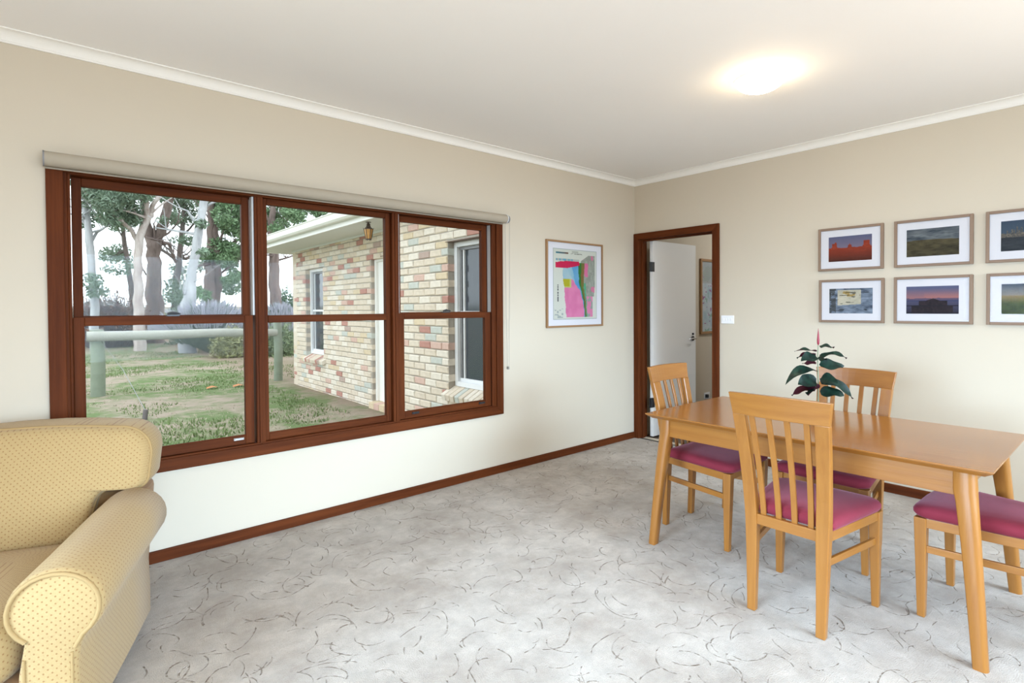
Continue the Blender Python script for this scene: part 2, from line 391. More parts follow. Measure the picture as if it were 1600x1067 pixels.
# ------------------------------------------------------------------ doorway, door and hall
dr = struct('door_1', label='open doorway with red timber casing')
def dpart(n, y0, z0, y1, z1, x0, x1, ax, m=None, par=dr): return MB().box(XW+x0, y0, z0, XW+x1, y1, z1).build(n, m or jarrah[ax], par, bevel=.003)
MB().prism([(3.434, 0), (3.376, 0), (3.376, 2.036), (3.434, 2.100)], XW-.021, XW, 'x').build('casing', jarrah['z'], dr, bevel=.003)
MB().prism([(2.500, 0), (2.566, 0), (2.566, 2.036), (2.500, 2.100)], XW-.021, XW, 'x').build('casing', jarrah['z'], dr, bevel=.003)
MB().prism([(2.500, 2.100), (3.434, 2.100), (3.376, 2.036), (2.566, 2.036)], XW-.021, XW, 'x').build('casing', jarrah['y'], dr, bevel=.003)
dpart('jamb', 3.372, 0, 3.404, 2.054, -.002, .125, 'z'); dpart('jamb', 2.551, 0, 2.572, 2.054, -.002, .125, 'z'); dpart('head', 2.572, 2.034, 3.372, 2.054, -.002, .125, 'y')
dpart('stop', 3.358, 0, 3.372, 2.034, .03, .07, 'z'); dpart('stop', 2.572, 0, 2.586, 2.034, .03, .07, 'z'); dpart('stop', 2.586, 2.02, 3.358, 2.034, .03, .07, 'y')
lf = thing('door_leaf', 'plain white interior door standing open into the hall', 'door', (XW+.12, 3.315, .012), math.radians(-1.2))
MB().box(0, -.018, 0, .79, .018, 2.02).build('panel', doorw, lf, bevel=.002)
for z in (.30, 1.70):
    h = MB().tube([(-.012, -.012, z), (-.012, -.012, z+.10)], .008, 10).box(-.012, -.016, z, .03, -.0185, z+.10).box(-.05, -.012, z, -.012, -.008, z+.1)
    h.build('hinge', blackm, lf, smooth=True)
hd = MB().tube([(.725, -.018, .985), (.725, -.028, .985)], .026, 20).build('handle_plate', blackm, lf, smooth=True)
MB().tube([(.725, -.028, .985), (.725, -.062, .985)], .008, 10).tube([(.735, -.058, .985), (.66, -.060, .987), (.61, -.055, .980)], [.009, .008, .006], 10).build('lever', chrome, hd, smooth=True)
MB().tube([(.725, -.019, 1.035), (.725, -.030, 1.035)], .012, 12).build('keyhole_plate', blackm, hd, smooth=True)
ol = thing('power_outlet', 'small white power outlet low on the hall wall beyond the door', 'outlet', (6.02, YW-.012, .24))
MB().box(-.06, 0, 0, .06, .012, .075).build('plate', plasticw, ol, bevel=.003); MB().box(-.052, -.03, .018, -.018, 0, .058).build('plug', blackm, ol, bevel=.003)
# ceiling lamp added out of view to brighten the hall
hl = thing('hall_fill_lamp', 'added unseen ceiling lamp brightening the hall beyond the door', 'lamp', (6.5, 2.3, HC))
MB().lathe([(.001, -.09), (.07, -.08), (.12, -.05), (.14, -.012)], 24).build('shade', emit('hall_fill_glow', (.92, .96, 1), 70), hl, smooth=True)
MB().lathe([(.001, -.012), (.145, -.012), (.145, 0), (.001, 0)], 24).build('lamp_base', plasticw, hl, smooth=True)

# light switch
sw = thing('light_switch', 'white four gang light switch beside the doorway', 'switch', (XW, 2.424, 1.234))
MB().box(-.009, -.060, -.037, 0, .060, .037).build('plate', plasticw, sw, bevel=.004)
for i in range(4): MB().box(-.013, -.043+i*.024, -.010, -.008, -.031+i*.024, .012).build('rocker', plasticw, sw, bevel=.002)

# ceiling lamp of the room
LX, LY = 3.05, 1.415
cl = thing('ceiling_lamp', 'lit round glass ceiling lamp with pale rim', 'lamp', (LX, LY, HC))
MB().lathe([(.001, -.014), (.105, -.014), (.105, 0), (.001, 0)], 32).build('lamp_base', plasticw, cl, smooth=True)
dome = [(.001, -.088)]+[(.130*math.sin(t*PI/2/10), -.018-.07*math.cos(t*PI/2/10)) for t in range(1, 11)]
MB().lathe(dome+[(.128, -.014), (.106, -.014)], 40).build('shade', emit('ceiling_lamp_glow', (1, .77, .49), 38), cl, smooth=True)
MB().lathe([(.132, -.026), (.140, -.022), (.140, -.016), (.132, -.014)], 40).build('rim', trimw, cl, smooth=True)

# ------------------------------------------------------------------ pictures
def lerp(a, b, t): t = max(0, min(1, t)); return tuple(p+(q-p)*t for p, q in zip(a, b))
def vn(x, y, seed=0):      # smooth value noise for the prints
    def h(i, j): return (math.sin(i*127.1+j*311.7+seed*74.7)*43758.5453) % 1
    i, j = math.floor(x), math.floor(y); u, v = x-i, y-j; u = u*u*(3-2*u); v = v*v*(3-2*v)
    return (h(i, j)*(1-u)+h(i+1, j)*u)*(1-v)+(h(i, j+1)*(1-u)+h(i+1, j+1)*u)*v
def fbm(x, y, s=0): return .5*vn(x, y, s)+.28*vn(x*2.1, y*2.1, s+3)+.22*vn(x*4.3, y*4.3, s+9)
def print_mat():
    m, nt, bs = nodes('printed_paper'); at_ = nd(nt, 'ShaderNodeVertexColor'); at_.layer_name = 'ink'
    nt.links.new(at_.outputs[0], bs.inputs['Base Color']); bs.inputs['Roughness'].default_value = .6; bs.inputs['Specular IOR Level'].default_value = .2; return m
ink = print_mat()
def printed(name, wd, ht, fn, nx, nz, parent, place):
    """a flat print: a grid of small cells each in the colour fn(u, v), u to the right, v upwards"""
    vs = [place(i/nx*wd-wd/2, j/nz*ht-ht/2) for j in range(nz+1) for i in range(nx+1)]
    fs = [(j*(nx+1)+i, j*(nx+1)+i+1, (j+1)*(nx+1)+i+1, (j+1)*(nx+1)+i) for j in range(nz) for i in range(nx)]
    me = bpy.data.meshes.new(name); me.from_pydata(vs, [], fs); me.materials.append(ink)
    ca = me.color_attributes.new('ink', 'FLOAT_COLOR', 'CORNER')
    for p in me.polygons:
        i, j = p.index % nx, p.index//nx; c = tuple(q*.72 for q in fn((i+.5)/nx, (j+.5)/nz))
        for li in p.loop_indices: ca.data[li].color = (*c, 1)
    o = bpy.data.objects.new(name, me); COL.objects.link(o); o.parent = parent; return o
def s2l(r, g, b): return tuple(((q/255)/12.92 if q/255 < .04045 else ((q/255+.055)/1.055)**2.4) for q in (r, g, b))

def ph_mesa(u, v):
    hz = .53
    sky = lerp(s2l(132, 120, 140), s2l(92, 98, 130), (v-hz)/.5)
    top = hz+.03*vn(u*9, 0, 2)
    for c, w_, h_ in ((.14, .075, .19), (.17, .03, .25), (.50, .055, .11), (.50, .02, .17), (.88, .085, .24)):
        t = abs(u-c)/w_
        if t < 1: top = max(top, hz+h_*min(1, (1-t)*4)) if t < .75 else max(top, hz+h_*.3)
    if v > top: return sky
    n = fbm(u*9, v*16, 5)
    g = lerp(s2l(60, 36, 24), s2l(178, 66, 36), (v/hz)**1.1)
    return lerp(g, s2l(110, 44, 26), n*.8)
def ph_plain(u, v):
    if v > .58+.02*math.sin(u*4):
        n = fbm(u*4, v*9, 1); return lerp(s2l(52, 62, 74), s2l(132, 138, 140), (n-.25)*1.9*(1-abs(v-.72)*1.6))
    n = fbm(u*7, v*14, 8); return lerp(s2l(44, 40, 22), s2l(112, 100, 66), n*.8+v*.45-.2)
def ph_city(u, v):
    top = .56+.06*vn(u*30, 3, 2)
    for k in range(26):
        c = .03+k*.038; 
        if abs(u-c) < .013: top = max(top, .55+.28*vn(k*3.7, 1, 4)*(1-abs(c-.35)*1.2))
    if v > top: return lerp(s2l(72, 88, 104), s2l(58, 76, 96), (v-.5)*2)
    if v > .45: return lerp(s2l(60, 62, 66), s2l(150, 138, 118), vn(u*70, v*40, 6)*.8)
    return lerp(s2l(30, 36, 42), s2l(74, 80, 86), fbm(u*5, v*22, 3)-.15)
def ph_shore(u, v):
    n = fbm(u*5, v*8, 21); base = lerp(s2l(70, 82, 100), s2l(150, 164, 182), (n-.2)*1.7)
    if .20 < u < .74 and .30+.1*u < v < .93: base = lerp(s2l(178, 172, 152), s2l(222, 214, 190), fbm(u*8, v*8, 4)*1.2)
    if .3 < u < .6 and .68 < v < .88 and fbm(u*11, v*11, 9) > .5: base = s2l(176, 150, 90)
    if vn(u*7, v*18, 12) > .80: base = lerp(base, s2l(40, 42, 44), .7)
    if u < .16 and fbm(u*9, v*6, 2) > .42: base = lerp(base, s2l(60, 58, 50), .75)
    return base
def ph_dusk(u, v):
    hz = .5
    c = lerp(s2l(176, 118, 112), s2l(96, 100, 132), (v-hz)/.42) if v > hz else lerp(s2l(40, 40, 56), s2l(84, 82, 112), v/hz)
    if v > hz and u > .35: c = lerp(c, s2l(206, 128, 108), .45*(1-(v-hz)/.3))
    if abs(v-hz) < .05+.03*vn(u*8, 1, 3): c = lerp(c, s2l(66, 72, 106), .8)
    roof = .46+.09*max(0, 1-abs(u-.52)/.13)**.6 if abs(u-.52) < .27 else 0
    if .26 < v < roof or (.1 < u < .9 and .05 < v < .30): c = lerp(s2l(30, 22, 28), s2l(50, 36, 42), vn(u*30, v*12, 5))
    if v < .05 or .28 < v < .30: c = s2l(28, 24, 34)
    return c
def ph_field(u, v):
    if v > .62: return lerp(s2l(150, 146, 140), s2l(70, 86, 104), (v-.62)*2.6+.3*(fbm(u*4, v*6, 2)-.5))
    n = fbm(u*9, v*12, 6)
    return lerp(lerp(s2l(28, 48, 26), s2l(98, 112, 60), n), s2l(168, 142, 96), max(0, (v-.36)/.26)*.85)
def map_geo(u, v):
    paper = s2l(226, 228, 214)
    if u < .012 or u > .988 or v < .008 or v > .992: return s2l(170, 180, 176)
    if .93 < v < .955 and .06 < u < .34: return lerp(s2l(40, 130, 150), s2l(120, 90, 70), (u-.06)/.26+.2*(vn(u*40, 0)-.5))
    if .93 < v < .945 and .36 < u < .66 and vn(u*60, v*90, 3) > .4: return s2l(150, 150, 140)
    if .83 < v < .865 and .06 < u < .58: return lerp(s2l(90, 170, 190), s2l(200, 190, 180), vn(u*26, 2, 5)) if u < .44 else lerp(paper, s2l(150, 150, 150), .5)
    if .955 < v < .975 and .42 < u < .56: return s2l(186, 190, 176)
    if u < .13 and .25 < v < .5 and abs(u-.105) < .012 and vn(1, v*70, 3) > .35: return s2l(110, 112, 112)
    if .02 < u < .22 and .02 < v < .16 and vn(u*20, v*60, 8) > .62: return s2l(176, 184, 180)
    j = .012*(vn(u*22, v*22, 7)-.5)*2
    left = .22+.075*max(0, .62-v)/.6+j
    if v > .73:
        top = .79+.045*min(1, u/.45)+.02*vn(u*18, 0, 4)
        if .05 < u < .62 and .70+.16*max(0, u-.12) < v < top and u+(v-.75)*.2 < .60: return s2l(214, 36, 84)
    # slanted bands
    cx = .60+.12*(.82-v)/.8
    t = u-cx-.02*math.sin(v*9)+j
    if .03 < v < .815 and left < u < .95:
        if v > .79 and u < .55: return paper
        wB = .115*max(.25, min(1, (v-.02)/.72))
        if t < -.32*(v/.8)-.03:
            pass
        if -.25*max(0, (v-.42)/.35)-wB*.9 < t < -.5*wB:
            return lerp(s2l(70, 150, 212), s2l(120, 180, 214), vn(u*14, v*10, 3)) if t > -wB*1.7 else lerp(s2l(150, 198, 218), s2l(178, 206, 206), vn(u*9, v*9, 4))
        if -.5*wB <= t < .12*wB: return lerp(s2l(44, 120, 50), s2l(86, 132, 60), vn(u*20, v*12, 6))
        if .12*wB <= t < .75*wB: return lerp(s2l(140, 104, 62), s2l(120, 122, 60), vn(u*18, v*14, 2))
        if .75*wB <= t < 1.45*wB and v < .52: return s2l(96, 176, 136)
        if t <= 0:
            if .45 < v < .58 and u < .40: return s2l(190, 184, 44) if v > .47 and u < .36 else s2l(200, 206, 120)
            if v >= .58: return lerp(s2l(190, 212, 206), s2l(160, 200, 222), vn(u*10, v*10, 1))
            return lerp(s2l(238, 142, 184), s2l(226, 124, 170), vn(u*16, v*16, 9))
        if v < .33 and u < .90: return lerp(s2l(232, 140, 178), s2l(160, 170, 160), 1 if vn(u*24, v*18, 5) > .62 else 0)
        if v > .60 and t < .17 and vn(u*12, v*12, 5) > .45: return s2l(226, 120, 160)
    if t > 0 and u < .955-.06*max(0, .5-v)*2 and .33 < v < .93-.5*max(0, .80-u): return lerp(s2l(178, 182, 168), s2l(128, 132, 122), fbm(u*30, v*30, 3)*1.1-.2) if vn(u*9, v*9, 8) < .8 else s2l(222, 130, 160)
    return paper
def map_hall(u, v):
    n = fbm(u*9, v*12, 4); c = lerp(s2l(150, 190, 205), s2l(214, 222, 226), n*1.3)
    if fbm(u*6, v*8, 14) > .60: c = lerp(c, s2l(120, 170, 130), .6)
    if vn(u*30, v*34, 6) > .83: c = s2l(170, 120, 160)
    if v > .68: c = lerp(c, s2l(186, 186, 184), .7)
    return c

def picture(label, wall, c0, z0, wd, ht, fr, dep, mats, pw, ph, fn, nx, nz, group=None, glass_m=picglass, cat='picture', mat_c=None):
    """a framed print; wall 'x' hangs on the right wall (seen from -x), wall 'y' on the window wall (seen from -y)"""
    loc = (XW, c0, z0) if wall == 'x' else (c0, YW, z0)
    t = thing('framed_picture', label, cat, loc, 0, group)
    def pl(a, dd): return (lambda u, v: (-dd, -u, v)) if wall == 'x' else (lambda u, v: (u, -dd, v))
    def bar(n, u0, v0, u1, v1, d0, d1, m, par=t, bev=.002):
        mb = MB()
        if wall == 'x': mb.box(-d1, -u1, v0, -d0, -u0, v1)
        else: mb.box(u0, -d1, v0, u1, -d0, v1)
        return mb.build(n, m, par, bevel=bev)
    W, H = wd/2, ht/2
    ax = 'y' if wall == 'x' else 'x'
    bar('frame_side', -W, -H, -W+fr, H, .001, dep, mats['z']); bar('frame_side', W-fr, -H, W, H, .001, dep, mats['z'])
    bar('frame_rail', -W+fr, -H, W-fr, -H+fr, .001, dep, mats[ax]); bar('frame_rail', -W+fr, H-fr, W-fr, H, .001, dep, mats[ax])
    bar('mat_board', -W+fr*.8, -H+fr*.8, W-fr*.8, H-fr*.8, .002, dep-.012, mat_c or matw, bev=0)
    printed('print', pw, ph, fn, nx, nz, t, pl(0, dep-.0112))
    bar('glass_pane', -W+fr*.8, -H+fr*.8, W-fr*.8, H-fr*.8, dep-.008, dep-.006, glass_m, bev=0)
    return t
GP = 'framed landscape photographs on the right wall'
for lab, c0, z0, fn in (
        ('framed photograph of red desert rock towers, upper row beside the doorway', 1.453, 1.783, ph_mesa),
        ('framed photograph of a brown grassy plain under grey clouds, upper row', .952, 1.783, ph_plain),
        ('framed photograph of a hazy grey city skyline, upper row at the photo edge', .455, 1.783, ph_city),
        ('framed photograph of blue grey water around a pale sunlit patch, lower row', 1.447, 1.387, ph_shore),
        ('framed photograph of a dark pavilion against a pink dusk sky, lower row', .952, 1.387, ph_dusk),
        ('framed photograph of a green and golden field, lower row at the photo edge', .450, 1.387, ph_field)):
    picture(lab, 'x', c0, z0, .435, .328, .018, .026, oak, .290, .189, fn, 96, 62, GP)
picture('tall framed geological map in pink, green and blue beside the window', 'y', 3.706, 1.561, .757, .782, .017, .022, oakm, .588, .640, map_geo, 110, 130, cat='framed map')
# the map in the hall
hm = thing('framed_picture', 'framed pale blue map hanging in the hall beyond the door', 'framed map', (6.29, YW, 1.47))
W, H = .43, .447
for n, u0, v0, u1, v1, ax in (('frame_side', -W, -H, -W+.03, H, 'z'), ('frame_side', W-.03, -H, W, H, 'z'), ('frame_rail', -W+.03, -H, W-.03, -H+.03, 'x'), ('frame_rail', -W+.03, H-.03, W-.03, H, 'x')):
    MB().box(u0, -.024, v0, u1, -.001, v1).build(n, oakm[ax], hm, bevel=.002)
printed('print', .82, .85, map_hall, 60, 70, hm, lambda u, v: (u, -.012, v))
MB().box(-W+.02, -.008, -H+.02, W-.02, -.002, H-.02).build('mat_board', matw, hm)

# ------------------------------------------------------------------ dining table
TX0, TX1, TY0, TY1, TZ = 2.585, 3.465, .350, 1.858, .745
tb = thing('dining_table', 'honey timber dining table with splayed tapering legs', 'table', ((TX0+TX1)/2, (TY0+TY1)/2, 0))
to = ((TX0+TX1)/2, (TY0+TY1)/2, 0)
def rect(x0, y0, x1, y1, z): return [(x0, y0, z), (x1, y0, z), (x1, y1, z), (x0, y1, z)]
i1 = .030
MB().loft([rect(TX0+i1, TY0+i1, TX1-i1, TY1-i1, TZ-.027), rect(TX0+.004, TY0+.004, TX1-.004, TY1-.004, TZ-.009), rect(TX0, TY0, TX1, TY1, TZ-.003), rect(TX0+.002, TY0+.002, TX1-.002, TY1-.002, TZ)]).build('tabletop', table_top_m, tb, to, bevel=.0015)
AX0, AX1, AY0, AY1 = 2.645, 3.405, .450, 1.758
for n, x0, y0, x1, y1, ax in (('apron', AX0, AY0+.015, AX0+.022, AY1-.015, 'y'), ('apron', AX1-.022, AY0+.015, AX1, AY1-.015, 'y'), ('apron', AX0+.02, AY0, AX1-.02, AY0+.022, 'x'), ('apron', AX0+.02, AY1-.022, AX1-.02, AY1, 'x')):
    MB().box(x0, y0, .620, x1, y1, .719).build(n, honey[ax], tb, to, bevel=.002)
for sx in (0, 1):
    for sy in (0, 1):
        fx = (lambda v: v) if sx == 0 else (lambda v: TX0+TX1-v)
        fy = (lambda v: v) if sy == 0 else (lambda v: TY0+TY1-v)
        rings = []
        for z, xo, xi, yo, yi in ((0, 2.588, 2.634, .362, .408), (.2, 2.601, 2.650, .374, .426), (.45, 2.617, 2.672, .391, .450), (.60, 2.627, 2.690, .402, .468), (.64, 2.630, 2.700, .405, .476), (.718, 2.634, 2.706, .409, .478)):
            rx, ry = (xi-xo)/2, (yi-yo)/2; ring = []
            # square towards the apron side, rounded towards the table end
            for k in range(7):
                t = PI*k/6; ring.append((fx((xo+xi)/2-rx*math.cos(t)), fy(yo+ry*.72*(1-math.sin(t))), z))
            ring += [(fx(xi), fy(yi-.004), z), (fx(xi-.004), fy(yi), z), (fx(xo+.004), fy(yi), z), (fx(xo), fy(yi-.004), z)]
            rings.append(ring)
        MB().loft(rings).build('leg', honey['z'], tb, to, smooth=True)

# ------------------------------------------------------------------ dining chairs
def quadring(cx, cy_, wx, wy, z): return [(cx-wx/2, cy_-wy/2, z), (cx+wx/2, cy_-wy/2, z), (cx+wx/2, cy_+wy/2, z), (cx-wx/2, cy_+wy/2, z)]
def seat_outline(inset, n=8):
    rw, fw, y0, y1 = .176-inset, .226-inset, -.205+inset, .238-inset
    pts = []
    def arc(cx, cy_, r, a0, a1):
        for k in range(n+1):
            a = a0+(a1-a0)*k/n; pts.append((cx+r*math.cos(a), cy_+r*math.sin(a)))
    r = .05; rb = .02
    arc(rw-rb, y0+rb, rb, -PI/2, 0); arc(fw-r, y1-r, r, 0, PI/2); 
    for t in (.5,): pts.append((0, y1+.006))
    arc(-fw+r, y1-r, r, PI/2, PI); arc(-rw+rb, y0+rb, rb, PI, 1.5*PI)
    return pts
def make_chair():
    t = thing('dining_chair', 'x', 'chair')
    zs = [0, .12, .26, .40, .46, .56, .68, .79, .882]
    def post_y(z): return -.222-.012*(1-min(z, .42)/.42)**1.5-(.075*((z-.42)/.46)**1.5 if z > .42 else 0)
    def post_x(z): return .1425+.004*min(1, z/.42)+(.022*((z-.42)/.46) if z > .42 else 0)
    def post_w(z): return .036+.016*min(1, z/.42)+(.004*((z-.42)/.46) if z > .42 else 0)
    for s in (-1, 1):
        MB().loft([quadring(s*post_x(z), post_y(z), post_w(z), .030+.012*math.exp(-((z-.42)/.16)**2), z) for z in zs]).build('rear_leg', honey['z'], t, bevel=.004)
        MB().loft([quadring(s*(.2065+.004*(1-z/.43)), .209-.004*(1-z/.43), .028+.017*z/.43, .028+.017*z/.43, z) for z in (0, .15, .3, .432)]).build('front_leg', honey['z'], t, bevel=.003)
    # crest rail, bowed to the rear
    n = 12; rings = []
    for k in range(n+1):
        u = -1+2*k/n; bow = -.020*(1-u*u)
        def yy(z): return post_y(.882)-.0165*((z-.882)/.093)+bow
        x0, x1 = u*.196, u*.209
        rings.append([(x0, yy(.882)-.012, .880), (x1, yy(.975)-.011, .975+.004*(1-u*u)), (x1, yy(.975)+.011, .975+.004*(1-u*u)), (x0, yy(.882)+.012, .880)])
    MB().loft(rings).build('crest_rail', honey['x'], t, bevel=.003)
    MB().box(-.135, -.236, .388, .135, -.212, .434).build('rear_rail', honey['x'], t, bevel=.002)
    for k in range(4):
        u = (-1.5+k)*.4; x0, x1 = u*.163, u*.186; rings = []
        for z in (.425, .53, .65, .77, .884):
            f = (z-.43)/.45; x = x0+(x1-x0)*f; y = post_y(z)-.020*f*(1-u*u*.9)+.003
            rings.append(quadring(x, y, .023, .012, z))
        MB().loft(rings).build('slat', honey['z'], t, bevel=.002)
    for s in (-1, 1):
        MB().hexa([(s*.146, -.21, .392), (s*.166, -.21, .392), (s*.222, .19, .392), (s*.202, .19, .392), (s*.146, -.21, .432), (s*.166, -.21, .432), (s*.222, .19, .432), (s*.202, .19, .432)]).build('side_rail', honey['y'], t, bevel=.002)
        MB().hexa([(s*.136, -.22, .282), (s*.150, -.22, .282), (s*.216, .20, .282), (s*.202, .20, .282), (s*.136, -.22, .312), (s*.150, -.22, .312), (s*.216, .20, .312), (s*.202, .20, .312)]).build('stretcher', honey['y'], t, bevel=.002)
    MB().box(-.185, .196, .392, .185, .218, .432).build('front_rail', honey['x'], t, bevel=.002)
    rings = []
    for ins, z, dom in ((.012, .431, 0), (.002, .436, 0), (-.006, .449, 0), (-.006, .463, 0), (.0, .474, 0), (.014, .483, 0), (.045, .489, 0), (.09, .492, 0)):
        rings.append([(x, y, z) for x, y in seat_outline(ins)])
    MB().loft(rings).build('seat_cushion', cushion_m, t, smooth=True)
    return t
def copy_thing(src, loc, rz, label):
    c = src.copy(); COL.objects.link(c); c.location = loc; c.rotation_euler = (0, 0, rz); c['label'] = label
    for ch_ in src.children:
        d = ch_.copy(); COL.objects.link(d); d.parent = c
    return c
chair = make_chair(); chair['group'] = 'matching dining chairs around the table'
chair.location = (2.607, .990, 0); chair.rotation_euler = (0, 0, -PI/2)
chair['label'] = 'honey slat-back dining chair with its back to the camera, nearest side of table'
copy_thing(chair, (3.045, 1.697, 0), PI, 'slat-back dining chair at the table end nearest the doorway')
copy_thing(chair, (3.305, 1.115, 0), PI/2, 'slat-back dining chair on the far side of the table behind the plant')
copy_thing(chair, (3.072, .408, 0), math.radians(-3), 'dining chair at the right table end, only seat and front legs in view')

# ------------------------------------------------------------------ plant on the table
PXY = (3.075, 1.118)
plant = thing('potted_plant', 'small plant with dark green and maroon leaves and one red bud on the table', 'plant', (PXY[0], PXY[1], TZ))
def leafmat():
    m, nt, bs = nodes('green_maroon_leaf'); g = nd(nt, 'ShaderNodeNewGeometry'); n = noise(nt, coords(nt), 40, 3)
    top = mix(nt, ramp(nt, n, .35, .7), (.002, .009, .006), (.008, .032, .019)); und = mix(nt, n, (.030, .004, .010), (.07, .012, .022))
    nt.links.new(mix(nt, g.outputs['Backfacing'], top, und), bs.inputs['Base Color']); bs.inputs['Roughness'].default_value = .5; bs.inputs['Specular IOR Level'].default_value = .3; return m
leaf_m = leafmat()
MB().lathe([(.001, 0), (.030, 0), (.036, .02), (.038, .06), (.032, .075), (.028, .075), (.026, .06), (.001, .058)], 24).build('pot', plain('clay_pot', (.30, .17, .09), .6, .1, 30), plant, smooth=True)
MB().tube([(0, 0, .05), (.002, .0, .2), (-.002, .002, .33), (0, 0, .40)], [.004, .0038, .003, .0025], 8).tube([(.012, .004, .05), (.006, .002, .14), (.002, 0, .22)], .002, 6).build('stem', plain('pale_stem', (.20, .22, .13), .6, .2, 60), plant, smooth=True)
MB().lathe([(.001, 0), (.006, .012), (.0065, .03), (.004, .06), (.0015, .082), (.0004, .092)], 12, (0, 0, .398)).build('flower_bud', plain('red_bud', (.24, .012, .03), .5, .2, 60), plant, smooth=True)
def leaf(az, z, ln, wd, rise, droop, roll=0, tw=0):
    """az in degrees from the camera's right hand, measured in the horizontal plane; positive turns away from the camera"""
    a = math.radians(az); r = Vector((AR.x, AR.y, 0)).normalized(); f = Vector((AF.x, AF.y, 0)).normalized()
    d = r*math.cos(a)+f*math.sin(a); side = Vector((0, 0, 1)).cross(d); up = Vector((0, 0, 1)); n = 10; L = []; C_ = []; Rr = []
    for k in range(n+1):
        t = k/n; s = .012+t*ln
        c = d*s*(1-.10*droop*t)+up*(z+ln*(rise*t-droop*t*t))
        w_ = wd*.63*(math.sin(PI*min(1, t*.96+.04)**.75)**.8)+.0008
        ro = roll+tw*t; nrm = up*math.cos(ro)-f*math.sin(ro); tg = (d+up*(rise-2*droop*t)).normalized(); nrm = (nrm-tg*nrm.dot(tg)).normalized(); sd = tg.cross(nrm)
        wob = .006*math.sin(t*9+az)
        L.append(c+sd*w_+nrm*(w_*.35+wob)); C_.append(c); Rr.append(c-sd*w_+nrm*(w_*.35-wob))
    vs_ = L+C_+Rr; m_ = n+1; fs = []
    for k in range(n):
        fs += [(k, k+1, m_+k+1, m_+k), (m_+k, m_+k+1, 2*m_+k+1, 2*m_+k)]
    me = bpy.data.meshes.new('leaf'); me.from_pydata([tuple(v) for v in vs_], [], [tuple(reversed(q)) for q in fs]); me.materials.append(leaf_m)
    for p in me.polygons: p.use_smooth = True
    # make the upper side face up
    me.update()
    if sum(p.normal.dot(up-f*.6) for p in me.polygons) < 0: me.flip_normals()
    o = bpy.data.objects.new('leaf', me); COL.objects.link(o); o.parent = plant
for q in ((12, .388, .088, .030, .16, .20, .35), (186, .366, .125, .028, .26, .24, .15), (-14, .336, .130, .038, .52, .55, .35), (198, .338, .105, .050, .06, .24, .75), (150, .345, .09, .040, .1, .3, -.5),
          (30, .318, .060, .034, .35, .25, .3), (2, .288, .128, .056, .14, .16, .75), (170, .300, .07, .04, .2, .2, -.6), (192, .262, .200, .046, .38, .70, .45), (196, .205, .120, .070, .20, .26, .8), (-42, .215, .080, .066, .20, .30, .7),
          (-8, .205, .170, .060, .12, .62, .65), (-22, .145, .110, .055, .30, .35, .75), (168, .165, .12, .062, .02, .30, -.7), (215, .17, .09, .06, .0, .30, -.6)):
    leaf(*q)

# ------------------------------------------------------------------ armchair
ARM_T = math.radians(20)
ac = thing('armchair', 'cream dotted armchair with rolled arms in front of the window', 'armchair', (-.245, 2.590, 0), -ARM_T)
def arm_profile(xc, sgn, grow=0):
    pts = []
    pts += [(-.075-grow, .075), (.070+grow, .075), (.070+grow, .20), (.066+grow, .31), (.074+grow, .368)]
    cx0, cz0, rx, rz = .014, .486, .122+grow, .116+grow
    for k in range(21):
        a = math.radians(-52+(284)*k/20); pts.append((cx0+rx*math.cos(a), cz0+rz*math.sin(a)))
    pts += [(-.078-grow, .30)]
    return [(xc+sgn*u, z) for u, z in pts]
for sgn in (1, -1):
    xc = sgn*.402; rings = []
    for y, g, dz in ((-.427, -.018, 0), (-.421, -.006, 0), (-.405, 0, 0), (-.2, .0, .0), (.1, 0, .004), (.34, -.002, .004), (.37, -.03, 0)):
        rings.append([(x, y, z+(dz if z > .3 else 0)) for x, z in arm_profile(xc, sgn, g)])
    ar = MB().loft(rings).build('arm', fabric, ac, smooth=True)
    pp = arm_profile(xc, sgn, -.012)[4:26]
    MB().tube([(x, -.427, z) for x, z in pp], .0065, 8).build('piping', piping_m, ar, smooth=True)
    MB().tube([(xc+sgn*.055, -.427, .085), (xc+sgn*.055, -.427, .355)], .004, 8).tube([(xc-sgn*.058, -.427, .085), (xc-sgn*.058, -.427, .355)], .004, 8).build('front_seam', piping_m, ar, smooth=True)
MB().box(-.33, -.43, .075, .33, .40, .27).build('seat_base', fabric, ac, bevel=.02, seg=3)
def pillow(w_, d_, z0, z1, cy_, k=.06):
    rings = []; n = 40
    for s, z in ((.90, z0), (.975, z0+.02), (1, z0+.05), (1, z1-.06), (.98, z1-.03), (.92, z1-.010), (.75, z1), (.45, z1+.008)):
        ring = []
        for i in range(n):
            a = 2*PI*i/n; c_, s_ = math.cos(a), math.sin(a); e_ = .28
            ring.append((w_*s*math.copysign(abs(c_)**e_, c_), cy_+d_*s*math.copysign(abs(s_)**e_, s_), z))
        rings.append(ring)
    return MB().loft(rings)
pillow(.305, .36, .26, .445, -.075).build('seat_cushion', fabric, ac, smooth=True)
